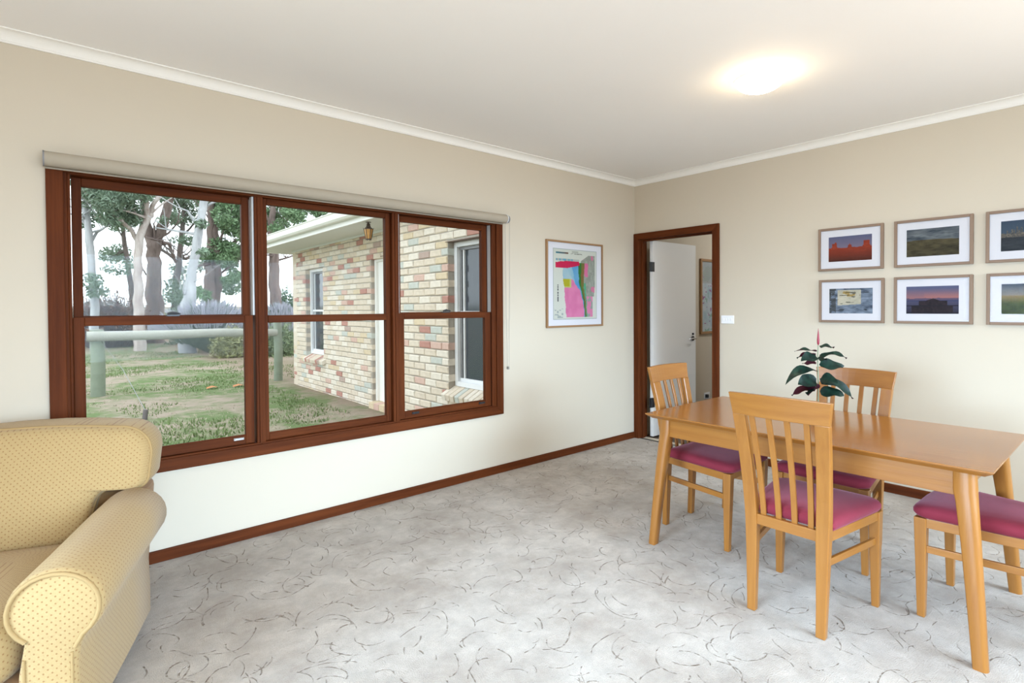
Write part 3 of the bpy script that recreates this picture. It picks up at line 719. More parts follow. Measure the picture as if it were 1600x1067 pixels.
# back cushion, T shaped so that it wraps over the arms
def back_outline():
    pts = []
    def arc(cx, cz, r, a0, a1, n=7):
        for k in range(n+1):
            a = math.radians(a0+(a1-a0)*k/n); pts.append((cx+r*math.cos(a), cz+r*math.sin(a)))
    pts.append((.0, .40)); pts.append((.20, .40)); pts.append((.262, .44)); pts.append((.272, .52))
    arc(.335, .545, .058, 180, 100, 5)
    arc(.425, .635, .040, -90, 0, 5); pts.append((.468, .70)); arc(.348, .735, .122, 0, 82, 8)
    pts.append((.20, .872)); pts.append((.08, .878))
    pts = [(x, z if z < .6 else .6+(z-.6)*.955) for x, z in pts]
    return pts+[(-x, z) for x, z in reversed(pts[1:])]
bo_ = back_outline(); rings = []
def tilt(x, dy, z): return (x, .355+dy+(z-.40)*.34, z)
BCX, BCZ = 0, .65
for s, dy in ((.0001, .24), (.6, .235), (.9, .21), (.975, .17), (1, .12), (1.005, .05), (.995, -.045), (.975, -.066), (.94, -.080), (.85, -.092), (.6, -.108), (.3, -.114), (.0001, -.115)):
    wgt = min(1, max(0, (1-s)/.5)); ring = []
    for x, z in bo_:
        an = math.atan2((z-BCZ)/.235, (x-BCX)/.44)
        ring.append(tilt((x*(1-wgt)+.44*math.cos(an)*wgt)*s, dy, BCZ+((z-BCZ)*(1-wgt)+.235*math.sin(an)*wgt)*s))
    rings.append(ring)
bmb = MB().loft(rings, cap=False)
# dots need metre-true uv on the broad faces
for k, f in enumerate(bmb.f): bmb.uv[k] = [(bmb.v[i][0]+(bmb.v[i][1] if abs(bmb.v[i][0]) > .44 else 0), bmb.v[i][2]*1.05) for i in f]
bk = bmb.build('back_cushion', fabric, ac, smooth=True)
MB().tube([tilt(BCX+(x-BCX)*.988, -.050, BCZ+(z-BCZ)*.988) for x, z in bo_+[bo_[0]]], .0065, 8).build('piping', piping_m, bk, smooth=True)
MB().hexa([(-.44, .33, .075), (.44, .33, .075), (.44, .42, .075), (-.44, .42, .075), (-.44, .40, .58), (.44, .40, .58), (.44, .60, .58), (-.44, .60, .58)]).build('back_frame', fabric, ac, bevel=.03, seg=3)
fm = plain('dark_red_foot', (.10, .025, .02), .35, .2, 20)
for x in (-.40, .40):
    for y in (-.40, .355): MB().lathe([(.001, 0), (.020, 0), (.024, .03), (.034, .055), (.036, .076), (.001, .076)], 16, (x, y, 0)).build('foot', fm, ac, smooth=True)


# ------------------------------------------------------------------ garden: ground
GZ = -.165
def groundmat():
    m, nt, bs = nodes('lawn_ground'); v = coords(nt)
    n1 = noise(nt, v, .55, 5, .65); n2 = noise(nt, v, 3.2, 4, .6); n3 = noise(nt, coords(nt, (6, 22, 6)), 1.6, 3)
    grass = mix(nt, n3, (.085, .135, .050), (.20, .25, .115)); dry = mix(nt, n3, (.26, .205, .155), (.42, .355, .29))
    f = ramp(nt, mth(nt, 'ADD', mth(nt, 'MULTIPLY', n1, .6), mth(nt, 'MULTIPLY', n2, .4)), .44, .56)
    c = mix(nt, f, grass, dry)
    sp = nd(nt, 'ShaderNodeSeparateXYZ'); nt.links.new(v, sp.inputs[0])
    soil = ramp(nt, mth(nt, 'ADD', sp.outputs[0], mth(nt, 'MULTIPLY', n2, .9)), 3.75, 4.35)      # bare soil along the brick wing
    c = mix(nt, mth(nt, 'MULTIPLY', soil, .85), c, mix(nt, n3, (.20, .145, .105), (.33, .26, .20)))
    nt.links.new(c, bs.inputs['Base Color']); bs.inputs['Roughness'].default_value = .95; bs.inputs['Specular IOR Level'].default_value = .1
    bump(nt, bs, n3, .03); return m
gm = groundmat()
gv, gf = [], []; NX, NY = 40, 60
for j in range(NY+1):
    y = 3.58+(j/NY)**2.2*220
    for i in range(NX+1):
        u = -1+2*i/NX; x = 4+u*abs(u)*160
        gv.append((x, y, GZ+.04*(fbm(x*.6, y*.6, 3)-.5)*(1 if y > 5 else 0)+max(0, y-16)*.012))
MB().add(gv, [(j*(NX+1)+i, j*(NX+1)+i+1, (j+1)*(NX+1)+i+1, (j+1)*(NX+1)+i) for j in range(NY) for i in range(NX)]).build('ground', gm, smooth=True, props=ST('patchy lawn and bare earth outside'))
rg = random.Random(5)
grass_m = plain('grass_blades', (.16, .215, .085), .8, .35, 3, spec=.15)
straw_m = plain('dry_grass_blades', (.42, .37, .27), .8, .25, 3, spec=.15)
for nm, mt, cnt, lab, thr, sd in (('lawn_grass', grass_m, 26000, 'short green grass blades of the patchy lawn', .50, 11), ('dry_grass', straw_m, 9000, 'dry straw coloured grass litter on the lawn', .44, 23)):
    g = MB()
    for _ in range(cnt):
        y = 6.0+rg.random()**1.3*16; x = -.6+rg.random()*(4.8+.22*(y-6))
        if x > 3.3 and y < 12: continue
        if fbm(x*.9, y*.9, sd) < thr: continue
        a = rg.random()*PI; h = .02+.035*rg.random(); l_ = .008+.006*rg.random()
        if nm == 'dry_grass': h *= .5
        dx, dy = math.cos(a)*l_, math.sin(a)*l_; z = GZ+.04*(fbm(x*.6, y*.6, 3)-.5)+max(0, y-16)*.012
        g.add([(x-dx, y-dy, z-.01), (x+dx, y+dy, z-.01), (x+rg.uniform(-.03, .03), y+rg.uniform(-.03, .03), z+h)], [(0, 1, 2)])
    o = g.build(nm, mt); o['kind'] = 'stuff'; o['label'] = lab

# ------------------------------------------------------------------ brick wing of the house
X1, X2, YC, YE = 3.30, 3.75, 6.17, 11.14
mortar = plain('pale_mortar', (.40, .36, .31), .9, .08, 30, bmp=.002)
BC = {'cream': ((.66, .565, .455), 50), 'pale_cream': ((.73, .655, .56), 34), 'buff': ((.64, .52, .36), 9), 'red': ((.46, .235, .19), 8), 'pink': ((.60, .41, .34), 8), 'grey_green': ((.52, .53, .48), 6), 'brown': ((.44, .33, .28), 3)}
bmats = {k: plain(k+'_brick', c, .9, .16, 22, bmp=.003) for k, (c, _) in BC.items()}
rb = random.Random(17)
BL, BH, BD, JT = .230, .076, .105, .010
def brick_mesh(mat, seed):
    r = random.Random(seed); bm = bmesh.new(); bmesh.ops.create_cube(bm, size=1)
    for v in bm.verts: v.co = Vector((v.co.x*BD, v.co.y*BL, v.co.z*BH))
    fr = [e for e in bm.edges if all(v.co.x < 0 for v in e.verts)]
    bmesh.ops.bevel(bm, geom=fr, offset=.009, segments=1, affect='EDGES', profile=.6)
    for v in bm.verts:
        v.co += Vector((r.uniform(-.003, .002), r.uniform(-.0035, .0035), r.uniform(-.0035, .0035)))
    me = bpy.data.meshes.new('brick'); bm.to_mesh(me); bm.free(); me.materials.append(mat); return me
BM = {k: [brick_mesh(m, i*10+j) for j in range(3)] for i, (k, m) in enumerate(bmats.items())}
keys = list(BC); wts = [BC[k][1] for k in keys]
def lay(y0, y1, z0, z1, holes):
    """courses of running bond: (y centre, z centre, length)"""
    out = []; k = 0; z = z0+BH/2
    while z < z1:
        y = y0-(0 if k % 2 else BL/2+JT/2)
        while y < y1:
            segs = [(max(y, y0), min(y+BL, y1))]
            for h in holes:
                if z > h[2]-.02 and z < h[3]+.02:
                    ns = []
                    for s_, e_ in segs:
                        if e_ <= h[0] or s_ >= h[1]: ns.append((s_, e_))
                        else:
                            if s_ < h[0]: ns.append((s_, h[0]))
                            if e_ > h[1]: ns.append((h[1], e_))
                    segs = ns
            out += [((s_+e_)/2, z, e_-s_) for s_, e_ in segs if e_-s_ > .035]
            y += BL+JT
        k += 1; z += BH+JT
    return out
def brick_wall(wall, X, bricks, seen, most, mx=.5):
    near = sorted([q for q in bricks if seen(q)], key=lambda q: q[0])[:most]; ids = set(near)
    for y, z, l_ in near:
        o = bpy.data.objects.new('brick', rb.choice(BM[rb.choices(keys, wts)[0]])); COL.objects.link(o); o.parent = wall
        o.location = (X+BD/2+rb.uniform(-.003, .003), y, z); o.scale = (1, l_/BL, 1)
    rest = MB()
    for q in bricks:
        if q in ids: continue
        y, z, l_ = q; mi = keys.index(rb.choices(keys, wts)[0]); e = .007; dx = rb.uniform(-.003, .003)
        a, b_, c_, d_ = y-l_/2, y+l_/2, z-BH/2, z+BH/2; x0, x1 = X+dx, X+BD
        rest.add([(x0, a+e, c_+e), (x0, b_-e, c_+e), (x0, b_-e, d_-e), (x0, a+e, d_-e), (x0+e, a, c_), (x0+e, b_, c_), (x0+e, b_, d_), (x0+e, a, d_), (x1, a, c_), (x1, b_, c_), (x1, b_, d_), (x1, a, d_)],
                 [(3, 2, 1, 0), (0, 1, 5, 4), (1, 2, 6, 5), (2, 3, 7, 6), (3, 0, 4, 7), (4, 5, 9, 8), (5, 6, 10, 9), (6, 7, 11, 10), (7, 4, 8, 11)], mi)
    if rest.f:
        o = rest.build('brickwork', [bmats[k] for k in keys], wall); o['kind'] = 'stuff'
NW = (4.02, 4.925, .50, 2.065)      # opening of the nearer window
FW = (9.60, 10.45, .50, 2.10)       # opening of the farther window
FD = (6.86, 7.69, GZ+.10, 2.115)    # opening of the outside door
SOF = 2.505
wn = struct('wall_brick_near', label='tumbled cream and red brick wall with a window, right outside')
slab_with_hole('x', X1+.012, X1+.22, 3.60, YC-.012, GZ-.1, SOF, [(NW[0]-.008, NW[1]+.008, NW[2]-.1, NW[3]+.008)]).build('mortar', mortar, wn)
brick_wall(wn, X1, lay(3.62, YC, GZ-.06, SOF, [(NW[0], NW[1], NW[2]-.10, NW[3])]), lambda q: q[0] > 4.75 and .15 < q[1] < 2.42, 300)
wf = struct('wall_brick_far', label='long cream and red brick wall of the wing with door and window')
slab_with_hole('x', X2+.012, X2+.22, YC-.1, YE-.012, GZ-.1, SOF, [(FW[0]-.008, FW[1]+.008, FW[2]-.1, FW[3]+.008), (FD[0]-.008, FD[1]+.008, FD[2]-.15, FD[3]+.008)]).build('mortar', mortar, wf)
brick_wall(wf, X2, lay(YC, YE, GZ-.06, SOF, [(FW[0], FW[1], FW[2]-.10, FW[3]), (FD[0], FD[1], FD[2]-.12, FD[3])]), lambda q: q[0] > 7.5, 300)
MB().box(X1, YC-.105, GZ-.06, X2+.1, YC, SOF).build('return_wall', bmats['cream'], wn)
MB().box(X2, YE, GZ-.06, 9, YE+.01, SOF).build('end_wall', bmats['cream'], wf)
# sloping brick-on-edge sills
def brick_sill(wall, X, y0, y1, z, n):
    for k in range(n):
        a = y0+(y1-y0)*k/n+.004; b_ = y0+(y1-y0)*(k+1)/n-.004; j = rb.uniform(-.006, .006)
        p = [(X-.055+j, z-.155), (X-.07+j, z-.085), (X+.10, z+.0), (X+.10, z-.10)]
        MB().prism([(x, zz) for x, zz in p], a, b_, 'y').build('sill_brick', bmats[rb.choices(keys, wts)[0]], wall, bevel=.006, seg=1)
brick_sill(wn, X1, NW[0]-.04, NW[1]+.06, NW[2]+.005, 12)
brick_sill(wf, X2, FW[0]-.10, FW[1]+.12, FW[2]+.0, 12)
# windows and door of the wing
white_al = plain('white_aluminium', (.80, .81, .83), .4, .02, 10)
mesh_scr = plain('grey_fly_screen', (.16, .17, .20), .7, .1, 90)
lintel_m = plain('steel_lintel', (.20, .14, .11), .7, .2, 20)
def alu_window(n, X, h, lab):
    w_ = struct(n, label=lab); a, b_, c_, d_ = h
    def fr(nm, y0, z0, y1, z1, x0, x1, m): return MB().box(X+x0, y0, z0, X+x1, y1, z1).build(nm, m, w_, bevel=.003)
    t = .052
    fr('frame_side', a, c_, a+t, d_, .085, .16, white_al); fr('frame_side', b_-t, c_, b_, d_, .085, .16, white_al)
    fr('frame_rail', a+t, c_, b_-t, c_+t, .075, .16, white_al); fr('frame_rail', a+t, d_-t, b_-t, d_, .085, .16, white_al)
    zm = c_+(d_-c_)*.5; g = .085
    fr('sash_side', a+t, c_+t, a+g, d_-t, .125, .15, plasticg); fr('sash_side', b_-g, c_+t, b_-t, d_-t, .125, .15, plasticg)
    fr('sash_side', b_-g-.05, c_+t, b_-g-.028, d_-t, .122, .148, white_al); fr('sash_side', a+g+.028, c_+t, a+g+.05, d_-t, .122, .148, white_al)
    fr('sash_rail', a+t, c_+t, b_-t, c_+t+.035, .12, .15, white_al); fr('sash_rail', a+t, d_-t-.035, b_-t, d_-t, .12, .15, plasticg); fr('sash_rail', a+t, zm, b_-t, zm+.035, .12, .15, white_al)
    fr('pane', a+g, c_+t, b_-g, zm, .140, .146, darkglass); fr('pane', a+g, zm+.035, b_-g, d_-t, .142, .148, darkglass)
    fr('lintel', a-.05, d_, b_+.05, d_+.010, .0, .11, lintel_m); return w_
alu_window('window_2', X1, NW, 'white framed window with dark glass in the near brick wall')
alu_window('window_3', X2, FW, 'narrow looking white framed window in the far brick wall')
d2 = struct('door_2', label='white outside door in the brick wing')
MB().box(X2+.10, FD[0]+.05, FD[2], X2+.14, FD[1]-.05, FD[3]-.05).build('door_panel', doorw, d2)
MB().box(X2+.06, FD[1]-.05, FD[2], X2+.15, FD[1], FD[3]).build('door_jamb', doorw, d2, bevel=.004); MB().box(X2+.06, FD[0], FD[2], X2+.15, FD[0]+.05, FD[3]).build('door_jamb', doorw, d2, bevel=.004)
MB().box(X2+.06, FD[0]+.05, FD[3]-.05, X2+.15, FD[1]-.05, FD[3]).build('door_head', doorw, d2, bevel=.004)
MB().box(X2, FD[0]-.1, FD[3], X2+.11, FD[1]+.1, FD[3]+.012).build('lintel', lintel_m, d2)
for k in range(5):
    y = FD[0]+.01+k*.165; MB().box(X2-.06, y, FD[2]-.12, X2+.14, y+.156, FD[2]-.004).build('step_brick', bmats['pink' if k % 2 else 'buff'], d2, bevel=.006, seg=1)
# eave: soffit, fascia, gutter, roof
ev = struct('roof_eave', label='white eave with gutter along the brick wing')
soffm = plain('white_soffit', (.74, .75, .74), .7, .02, 6); fasc = plain('cream_fascia', (.80, .79, .74), .5, .02, 6)
EX, EY = 3.13, YE+.45
MB().box(EX, 3.62, SOF, 9, EY, SOF+.012).build('soffit', soffm, ev)
MB().box(EX-.022, 3.62, SOF-.02, EX, EY+.02, SOF+.14).build('fascia', plain('white_fascia', (.84, .84, .82), .45, .01, 6), ev); MB().box(EX, EY, SOF-.02, 9, EY+.022, SOF+.14).build('fascia', fasc, ev)
MB().box(X2-.02, YC, SOF-.03, X2+.0, YE, SOF).build('soffit_bead', soffm, ev)
gp = [(-.022, .05), (-.10, .045), (-.125, .075), (-.13, .150), (-.142, .158), (-.142, .170), (-.118, .170), (-.112, .08), (-.03, .07)]
MB().loft([[(EX+u, y, SOF+v_) for u, v_ in gp] for y in (3.62, EY+.12)]).build('gutter', fasc, ev, bevel=.004)
MB().hexa([(EX-.08, 3.6, SOF+.14), (9, 3.6, SOF+2.2), (9, EY+.1-3, SOF+2.2), (EX-.08, EY+.1, SOF+.14), (EX-.08, 3.6, SOF+.16), (9, 3.6, SOF+2.24), (9, EY-2.9, SOF+2.24), (EX-.08, EY+.1, SOF+.16)]).build('roof_sheet', plain('grey_roof', (.30, .30, .31), .6, .1, 5), ev)
MB().box(X2, YE-.2, GZ, 9, YE, SOF).build('wall_brick_end', bmats['cream'], props=ST('end of the brick wing'))

# lantern
ln = thing('wall_lantern', 'old iron lantern with amber glass hanging under the eave', 'lantern', (3.27, 6.76, 2.29)); ln.scale = (.62, .62, .62)
iron = plain('rusty_iron', (.075, .05, .04), .6, .3, 40); amber = plain('amber_glass', (.62, .33, .11), .25, .25, 20)
cx = 0
def hexr(r, z): return [(cx+r*math.cos(PI/6+k*PI/3), r*math.sin(PI/6+k*PI/3), z) for k in range(6)]
MB().loft([hexr(.100, .200), hexr(.045, .245), hexr(.050, .262), hexr(.030, .285), hexr(.045, .300), hexr(.012, .330)]).build('cap', iron, ln)
MB().loft([hexr(.060, -.03), hexr(.060, -.012)]).build('ring', iron, ln)
MB().loft([hexr(.104, .190), hexr(.104, .202)]).build('ring', iron, ln)
for k in range(6):
    a0, a1 = PI/6+k*PI/3, PI/6+(k+1)*PI/3; b0, b1 = (.052, -.012), (.094, .190)
    P_ = lambda r, a, z: (cx+r*math.cos(a), r*math.sin(a), z)
    MB().add([P_(b0[0], a0, b0[1]), P_(b0[0], a1, b0[1]), P_(b1[0], a1, b1[1]), P_(b1[0], a0, b1[1])], [(0, 1, 2, 3)]).build('amber_pane', amber, ln)
    MB().tube([P_(.052, a0, -.045), P_(.097, a0, .195), P_(.112, a0, .225)], [.007, .007, .003], 6).build('corner_bar', iron, ln)
MB().lathe([(.012, .32), (.012, .338), (.06, .340), (.06, .3465)], 12).build('ceiling_rose', iron, ln)

# ------------------------------------------------------------------ rail fence
postm = plain('weathered_green_post', (.22, .255, .19), .9, .25, 7, bmp=.004); railm = plain('silvery_rail', (.36, .36, .31), .85, .2, 6, bmp=.004)
def fpost(x, y, h, r, lab, wire=None):
    t = thing('fence_post', lab, 'fence post', (x, y, GZ-.05), 0, 'round posts of the rail fence')
    MB().tube([(0, 0, 0), (.01, 0, h*.5), (0, .01, h-.01), (0, .01, h)], [r*1.04, r, r*.98, r*.9], 16).build('pole', postm, t, smooth=True)
    MB().lathe([(.001, h-.002), (r*.88, h-.002), (r*.86, h+.006), (.001, h+.008)], 16).build('cut_top', railm, t, smooth=True)
    return t
fpost(.648, 12.0, 1.22, .105, 'stout greenish fence post left of the rail, seen through the left sash')
fpost(3.69, 11.95, 1.30, .085, 'round fence post beside the brick corner, seen through the middle sash')
rl = MB().tube([(.50, 11.9, .895), (1.6, 11.88, .885), (2.6, 11.9, .892), (3.66, 11.92, .855)], [.088, .085, .082, .075], 16).build('fence_rail', railm, off=(2, 11.9, .9), smooth=True)
rl.location = (2, 11.9, .9); tag(rl, 'long round silvery rail resting between the two fence posts', 'fence rail')
st = thing('tree_stake', 'short dark stake in the lawn with a wire up to the fence post', 'stake', (.985, 8.95, GZ-.05))
MB().tube([(0, 0, 0), (.02, .01, .19)], .032, 10).build('peg', plain('grey_stake', (.14, .12, .12), .8, .2, 20), st, smooth=True)
MB().tube([(.02, .01, .17), (.012, .3, .22), (-.10, 1.5, .62), (-.28, 2.95, 1.02)], .004, 5).build('wire', plasticg, st, smooth=True)

# ------------------------------------------------------------------ trees
def barkmat(n, a_, b__):
    m, nt, bs = nodes(n); v = coords(nt, (5, 5, 1.2)); f = noise(nt, v, 1.2, 5, .65)
    nt.links.new(mix(nt, ramp(nt, f, .35, .65), a_, b__), bs.inputs['Base Color']); bs.inputs['Roughness'].default_value = .9; bump(nt, bs, f, .03); return m
bark = {'brown': barkmat('brown_bark', (.13, .095, .085), (.25, .19, .17)), 'pale': barkmat('pale_bark', (.36, .28, .25), (.60, .54, .51)), 'grey': barkmat('grey_bark', (.34, .35, .37), (.52, .53, .55)), 'dark': barkmat('dark_bark', (.10, .085, .08), (.19, .155, .14))}
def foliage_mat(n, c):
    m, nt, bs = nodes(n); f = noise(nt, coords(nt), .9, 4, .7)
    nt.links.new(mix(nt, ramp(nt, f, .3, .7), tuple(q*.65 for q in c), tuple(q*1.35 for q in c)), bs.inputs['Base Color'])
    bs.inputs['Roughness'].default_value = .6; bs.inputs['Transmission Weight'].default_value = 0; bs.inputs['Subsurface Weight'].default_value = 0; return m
fol = {'gum': foliage_mat('gum_leaves', (.17, .24, .165)), 'pine': foliage_mat('she_oak_needles', (.17, .27, .14)), 'lime': foliage_mat('bright_leaves', (.20, .27, .11))}
rt = random.Random(3)
def clump(mb, c, r, n, size, flat=.6):
    """a cloud of small narrow hanging leaves"""
    for _ in range(n):
        while True:
            p = Vector((rt.uniform(-1, 1), rt.uniform(-1, 1), rt.uniform(-1, 1)))
            if p.length < 1: break
        p = c+Vector((p.x*r, p.y*r, p.z*r*flat)); d = Vector((rt.uniform(-1, 1), rt.uniform(-1, 1), rt.uniform(-1.3, .5))).normalized()
        s = d.orthogonal().normalized(); q = rt.random()*6.3; s = s*math.cos(q)+d.cross(s)*math.sin(q); l_ = size*rt.uniform(.6, 1.3)
        mb.add([p-d*l_*.5, p+s*l_*.17, p+d*l_*.5, p-s*l_*.17], [(0, 1, 2, 3)])
def tree(name, label, Y, stems, bk, fk, clumps, extra=4, crown=None, leaf_=.17, dens=1.0):
    """stems: lists of (pixel x, pixel y, width in pixels) surveyed on the plane y = Y; clumps: (pixel x, pixel y, radius px)"""
    b0 = at(stems[0][0][0], stems[0][0][1], Y); gz = GZ+max(0, Y-16)*.012; base = (b0.x, Y, gz-.1)
    t = thing(name, label, 'tree', base); k = (Y/AF.y)/F_PX*.80
    tips = []
    for si, stm in enumerate(stems):
        pts = [at(px, py, Y)+Vector((0, (.25 if si else 0)*math.sin(i*1.7+si), 0)) for i, (px, py, _) in enumerate(stm)]; rad = [q[2]*k*.5 for q in stm]
        if si == 0:
            pts = [Vector((pts[0].x, Y, gz-.12))]+pts; rad = [rad[0]*1.2]+rad
        # refine with a little wander
        P2, R2 = [], []
        for i in range(len(pts)-1):
            for j in range(4):
                f = j/4; wv = Vector((rt.uniform(-1, 1), rt.uniform(-1, 1), 0))*rad[i]*.22*(1 if j else 0)
                P2.append(pts[i].lerp(pts[i+1], f)+wv); R2.append(rad[i]*(1-f)+rad[i+1]*f)
        P2.append(pts[-1]); R2.append(rad[-1])
        MB().tube(P2, R2, 9).build('trunk' if si == 0 else 'branch', bark[bk], t, base, smooth=True); tips.append((P2, R2))
    # twigs
    tw = MB()
    for P2, R2 in tips:
        for _ in range(extra):
            i = rt.randrange(len(P2)//2, len(P2)); p = P2[i]; d = Vector((rt.uniform(-1, 1), rt.uniform(-.6, .6), rt.uniform(.1, .9))).normalized(); l_ = rt.uniform(.5, 1.5); r0 = min(.06, R2[i]*.4)
            q1 = p+d*l_*.5+Vector((0, 0, rt.uniform(-.1, .25))); q2 = p+d*l_+Vector((0, 0, rt.uniform(-.2, .5)))
            tw.tube([p, q1, q2], [r0, r0*.7, r0*.3], 5)
            for _ in range(2):
                e_ = q1+(q2-q1)*rt.random(); tw.tube([e_, e_+Vector((rt.uniform(-.8, .8), rt.uniform(-.4, .4), rt.uniform(-.2, .8)))], [r0*.4, r0*.15], 4)
    if tw.f: tw.build('twigs', bark[bk], t, base, props=STUFF)
    lf_ = MB()
    for px, py, r in clumps:
        c_ = at(px, py, Y); c_.y += rt.uniform(-1.2, 1.2); R_ = r*k*1.5
        clump(lf_, c_, R_, int(dens*270*(r/9)**2), leaf_, .72)
    if crown:       # the part of the crown above what the window shows
        z0, z1, cw, n = crown
        for _ in range(n):
            clump(lf_, Vector((b0.x+rt.uniform(-cw, cw), Y+rt.uniform(-cw, cw)*.6, rt.uniform(z0, z1))), rt.uniform(.7, 1.3), 60, .35)
    if lf_.f: lf_.build('foliage', fol[fk], t, base, props=STUFF)
    return t
top = (6.5, 11, 2.6, 9)
tree('gum_tree', 'slim grey gum at the left edge of the left upper pane', 24, [[(148, 497, 9), (144, 430, 8), (139, 375, 8), (134, 330, 6), (131, 296, 5)], [(141, 380, 4), (152, 362, 3), (164, 356, 2)], [(136, 350, 3), (128, 338, 2)]], 'grey', 'gum',
     [(142, 312, 11), (150, 330, 9), (134, 345, 7), (140, 300, 9), (140, 440, 8), (150, 455, 8)], 5, top)
tree('gum_tree', 'thin dark leaning gum left of the pale pink gum', 31, [[(206, 462, 6), (202, 430, 6), (195, 385, 5), (190, 345, 4), (186, 305, 3)], [(196, 392, 2.5), (182, 398, 2), (172, 402, 1.5)]], 'dark', 'gum',
     [(180, 395, 10), (190, 390, 9), (172, 402, 8), (196, 400, 7), (183, 352, 9), (196, 350, 9), (172, 345, 8), (205, 345, 7), (186, 425, 7), (172, 418, 6), (200, 415, 6)], 4, top)
tree('gum_tree', 'pale pink-barked gum with a long bare branch reaching left', 23, [[(217, 497, 12), (216, 440, 10), (215, 400, 9), (219, 368, 9), (229, 345, 8), (235, 333, 8)], [(217, 378, 5), (205, 358, 5), (188, 346, 5), (172, 331, 4), (152, 317, 3), (136, 303, 2)], [(234, 336, 7), (240, 318, 5), (252, 303, 5), (262, 290, 4)], [(230, 344, 6), (227, 318, 7), (220, 300, 6), (213, 286, 4)], [(176, 334, 3), (188, 322, 2), (196, 312, 1.5)], [(176, 333, 2.5), (166, 338, 2), (148, 337, 1.2)]], 'pale', 'gum',
     [(165, 308, 13), (178, 318, 14), (196, 330, 13), (206, 312, 12), (188, 304, 13), (160, 326, 9), (170, 342, 10), (186, 340, 9), (208, 344, 8), (150, 303, 9), (214, 330, 8), (222, 310, 7)], 3, top)
tree('gum_tree', 'broad brown gum forking in two above the lower trunk', 27, [[(241, 490, 21), (241, 430, 16), (241, 390, 15), (242, 372, 20)], [(238, 378, 11), (230, 352, 10), (225, 322, 9), (222, 290, 8)], [(246, 376, 13), (256, 348, 11), (262, 318, 10), (263, 285, 9)], [(250, 378, 4), (262, 382, 4), (270, 396, 4), (276, 410, 3)]], 'brown', 'gum',
     [(246, 308, 8), (236, 300, 8), (250, 346, 5), (270, 378, 5), (254, 300, 7), (273, 330, 6)], 4, top, dens=.8)
tree('gum_tree', 'slender dark gum between the forked trunk and the white gum', 29, [[(272, 488, 9), (276, 440, 8), (281, 400, 7), (284, 365, 6), (288, 338, 5), (289, 310, 4)], [(283, 370, 3), (294, 360, 2.5), (306, 345, 2), (312, 325, 1.5)], [(280, 402, 4), (290, 405, 4), (302, 398, 3)], [(279, 412, 4), (268, 402, 4), (256, 392, 3.5), (249, 388, 3)]], 'dark', 'gum',
     [(272, 312, 11), (284, 318, 11), (296, 312, 11), (278, 336, 9), (268, 345, 7), (300, 332, 9), (306, 305, 9), (270, 300, 9), (292, 345, 7), (290, 432, 9), (280, 420, 8), (300, 418, 8), (272, 460, 13), (284, 466, 12), (262, 444, 6)], 4, top)
tree('gum_tree', 'smooth white-grey gum leaning right in the left upper pane', 21, [[(293, 485, 18), (298, 450, 13), (302, 415, 11), (308, 375, 11), (315, 340, 10), (320, 310, 10), (324, 285, 9)], [(300, 432, 4), (290, 446, 4), (286, 460, 3)], [(318, 325, 3), (330, 318, 3), (342, 314, 2)]], 'grey', 'gum',
     [(312, 352, 6), (300, 372, 7), (318, 392, 6), (306, 398, 5), (316, 302, 5)], 3, top)
tree('she_oak', 'thick brown twin-stemmed tree with hanging green needles', 24, [[(329, 490, 16), (328, 450, 14), (328, 400, 11), (329, 360, 10), (331, 320, 8), (333, 290, 7)], [(336, 478, 12), (341, 440, 12), (338, 395, 10), (335, 355, 8), (338, 320, 5)], [(338, 400, 3), (352, 385, 3), (370, 375, 2)], [(341, 430, 3), (356, 418, 2.5), (374, 408, 2)], [(328, 412, 4), (318, 414, 3), (308, 416, 2.5)]], 'brown', 'pine',
     [(346, 312, 14), (362, 318, 15), (376, 326, 13), (350, 336, 13), (368, 345, 13), (380, 305, 12), (342, 352, 9), (330, 312, 9), (356, 360, 10), (374, 372, 11), (340, 382, 9), (354, 392, 11), (368, 396, 11), (380, 392, 9), (346, 408, 9), (334, 398, 8), (322, 402, 7), (362, 412, 9), (378, 430, 9), (372, 448, 10), (360, 436, 7), (344, 440, 5), (312, 462, 8), (320, 455, 7)], 5, top, .19, 1.15)
tree('she_oak', 'tree with drooping green needles showing above the gutter', 22, [[(431, 470, 16), (429, 420, 14), (427, 390, 13), (425, 365, 12), (425, 340, 9), (428, 300, 7)], [(426, 372, 4), (440, 352, 3), (456, 338, 2)], [(430, 408, 3), (444, 404, 2.5), (456, 400, 2)], [(430, 402, 3), (420, 400, 2), (412, 398, 1.5)]], 'brown', 'pine',
     [(420, 330, 9), (430, 338, 9), (442, 336, 9), (452, 346, 9), (438, 352, 9), (448, 328, 10), (464, 336, 9), (426, 352, 6), (472, 330, 8), (486, 336, 8), (496, 328, 8), (460, 324, 7), (412, 345, 8), (418, 362, 6), (480, 322, 8), (508, 322, 8), (400, 330, 10)], 10, (6, 9.5, 3, 7), .19, 1.0)
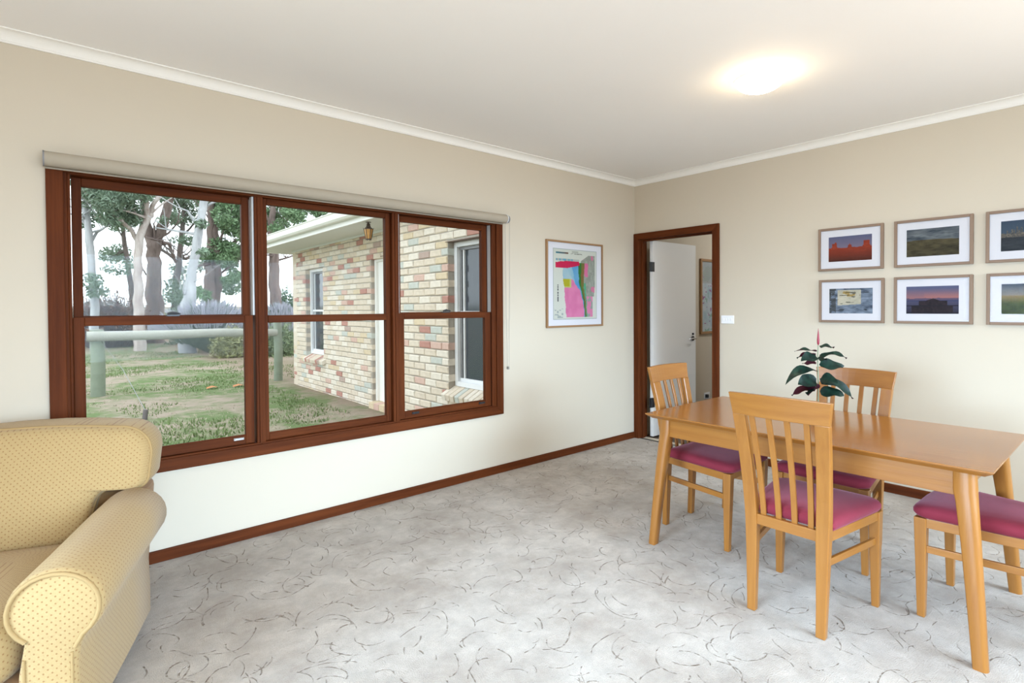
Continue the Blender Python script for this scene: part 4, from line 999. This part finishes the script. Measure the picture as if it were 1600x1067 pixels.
# low vegetation
def shrub(name, label, px, top_py, Y, wpx, mats, n, mode, cat='shrub'):
    c = at(px, top_py, Y); k = (Y/AF.y)/F_PX*.82; gz = GZ+max(0, Y-16)*.012; rx, hz = wpx*k/2, c.z-gz
    t = thing(name, label, cat, (c.x, Y, gz)); body = MB(); tips_ = MB(); stems_ = MB()
    for _ in range(n):
        a = rt.random()*2*PI; rr = math.sqrt(rt.random()); x, y = math.cos(a)*rr*rx, math.sin(a)*rr*rx*.7; h = hz*math.sqrt(max(.05, 1-rr*rr*.8))*rt.uniform(.75, 1.05)
        if mode == 'lavender':
            l_ = .22*rt.uniform(.7, 1.2); dx, dy = x*.12, y*.12; z = h
            tips_.tube([(x, y, z-l_*.3), (x+dx, y+dy, z+l_*.5)], [.022, .010], 4)
            for _ in range(2):
                q = rt.random(); body.add([(x*q-.02, y*q, h*q), (x*q+.03, y*q+.02, h*q+.02), (x*q+dx, y*q+dy, h*q+.24)], [(0, 1, 2)])
        elif mode == 'twig':
            stems_.tube([(x*.5, y*.5, 0), (x*.8+rt.uniform(-.3, .3), y*.8, h*.6), (x+rt.uniform(-.4, .4), y, h)], [.016, .012, .004], 4)
            if rt.random() < .8: clump(body, Vector((x, y, h*rt.uniform(.5, 1))), .28, 3, .14)
        else:
            clump(body, Vector((x, y, h*rt.random())), .16, 5, .13)
    if stems_.f: stems_.build('stems', bark['dark'], t, props=STUFF)
    if body.f: body.build('foliage', mats[0], t, props=STUFF)
    if tips_.f: tips_.build('flower_spikes', mats[1], t, props=STUFF)
    return t
lav_leaf = foliage_mat('lavender_leaves', (.20, .25, .19)); lav_fl = plain('lavender_flowers', (.40, .40, .46), .8, .25, 6)
yel = foliage_mat('yellow_green_leaves', (.26, .27, .12)); rus = foliage_mat('rusty_leaves', (.26, .16, .12)); hedge = foliage_mat('dark_hedge_leaves', (.06, .14, .05))
shrub('lavender_bush', 'wide grey lavender bush with pale flower spikes behind the rail', 325, 474, 20.5, 122, (lav_leaf, lav_fl), 1500, 'lavender')
shrub('lavender_bush', 'pale lavender bush beside the brick corner in the middle pane', 438, 476, 21.5, 58, (lav_leaf, lav_fl), 700, 'lavender')
shrub('leafy_shrub', 'low yellow-green shrub under the right end of the rail', 368, 502, 18.5, 58, (yel,), 420, 'leaf')
shrub('leafy_shrub', 'green shrub behind the fence post by the brick corner', 434, 498, 18, 50, (foliage_mat('mid_green_leaves', (.17, .22, .10)),), 520, 'leaf')
shrub('clipped_hedge', 'tall dark green hedge beyond the brick corner', 446, 445, 27, 36, (hedge,), 1500, 'leaf')
shrub('dry_shrub', 'tangled rusty twiggy shrub at the foot of the left gums', 172, 446, 25.5, 86, (rus,), 520, 'twig')
shrub('dry_shrub', 'small grey green shrub at the left edge of the left pane', 142, 452, 26.5, 26, (fol['gum'],), 160, 'twig')
shrub('leafy_shrub', 'soft blue-green bush between the trunks of the gums', 284, 442, 25.5, 34, (fol['gum'],), 360, 'leaf')
# line of distant trees along the horizon
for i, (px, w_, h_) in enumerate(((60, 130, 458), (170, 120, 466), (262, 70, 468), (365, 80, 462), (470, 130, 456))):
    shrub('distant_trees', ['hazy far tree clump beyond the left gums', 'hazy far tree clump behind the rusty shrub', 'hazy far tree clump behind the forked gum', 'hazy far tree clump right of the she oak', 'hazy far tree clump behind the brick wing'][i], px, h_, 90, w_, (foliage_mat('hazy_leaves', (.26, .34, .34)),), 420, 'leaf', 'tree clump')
# fallen leaves on the lawn
lfm = plain('orange_dead_leaf', (.50, .20, .075), .8, .15, 20)
for lab, px, py in (('fallen orange leaf on the lawn under the middle of the rail', 331, 606), ('fallen orange leaf on the lawn nearer the right fence post', 372, 603)):
    Y = 11.3; p = at(px, py, Y); t = EYE-GZ-.0; f = (GZ+.02-EYE)/(p.z-EYE); q = Vector((p.x*f, Y*f, GZ+.015))
    o = MB().add([(-.10, -.04, 0), (0, -.09, .03), (.11, 0, .01), (.02, .07, .04), (-.08, .05, .02)], [(0, 1, 4), (1, 3, 4), (1, 2, 3)]).build('fallen_leaf', lfm); o.location = q; tag(o, lab, 'leaf', 'fallen leaves on the lawn')
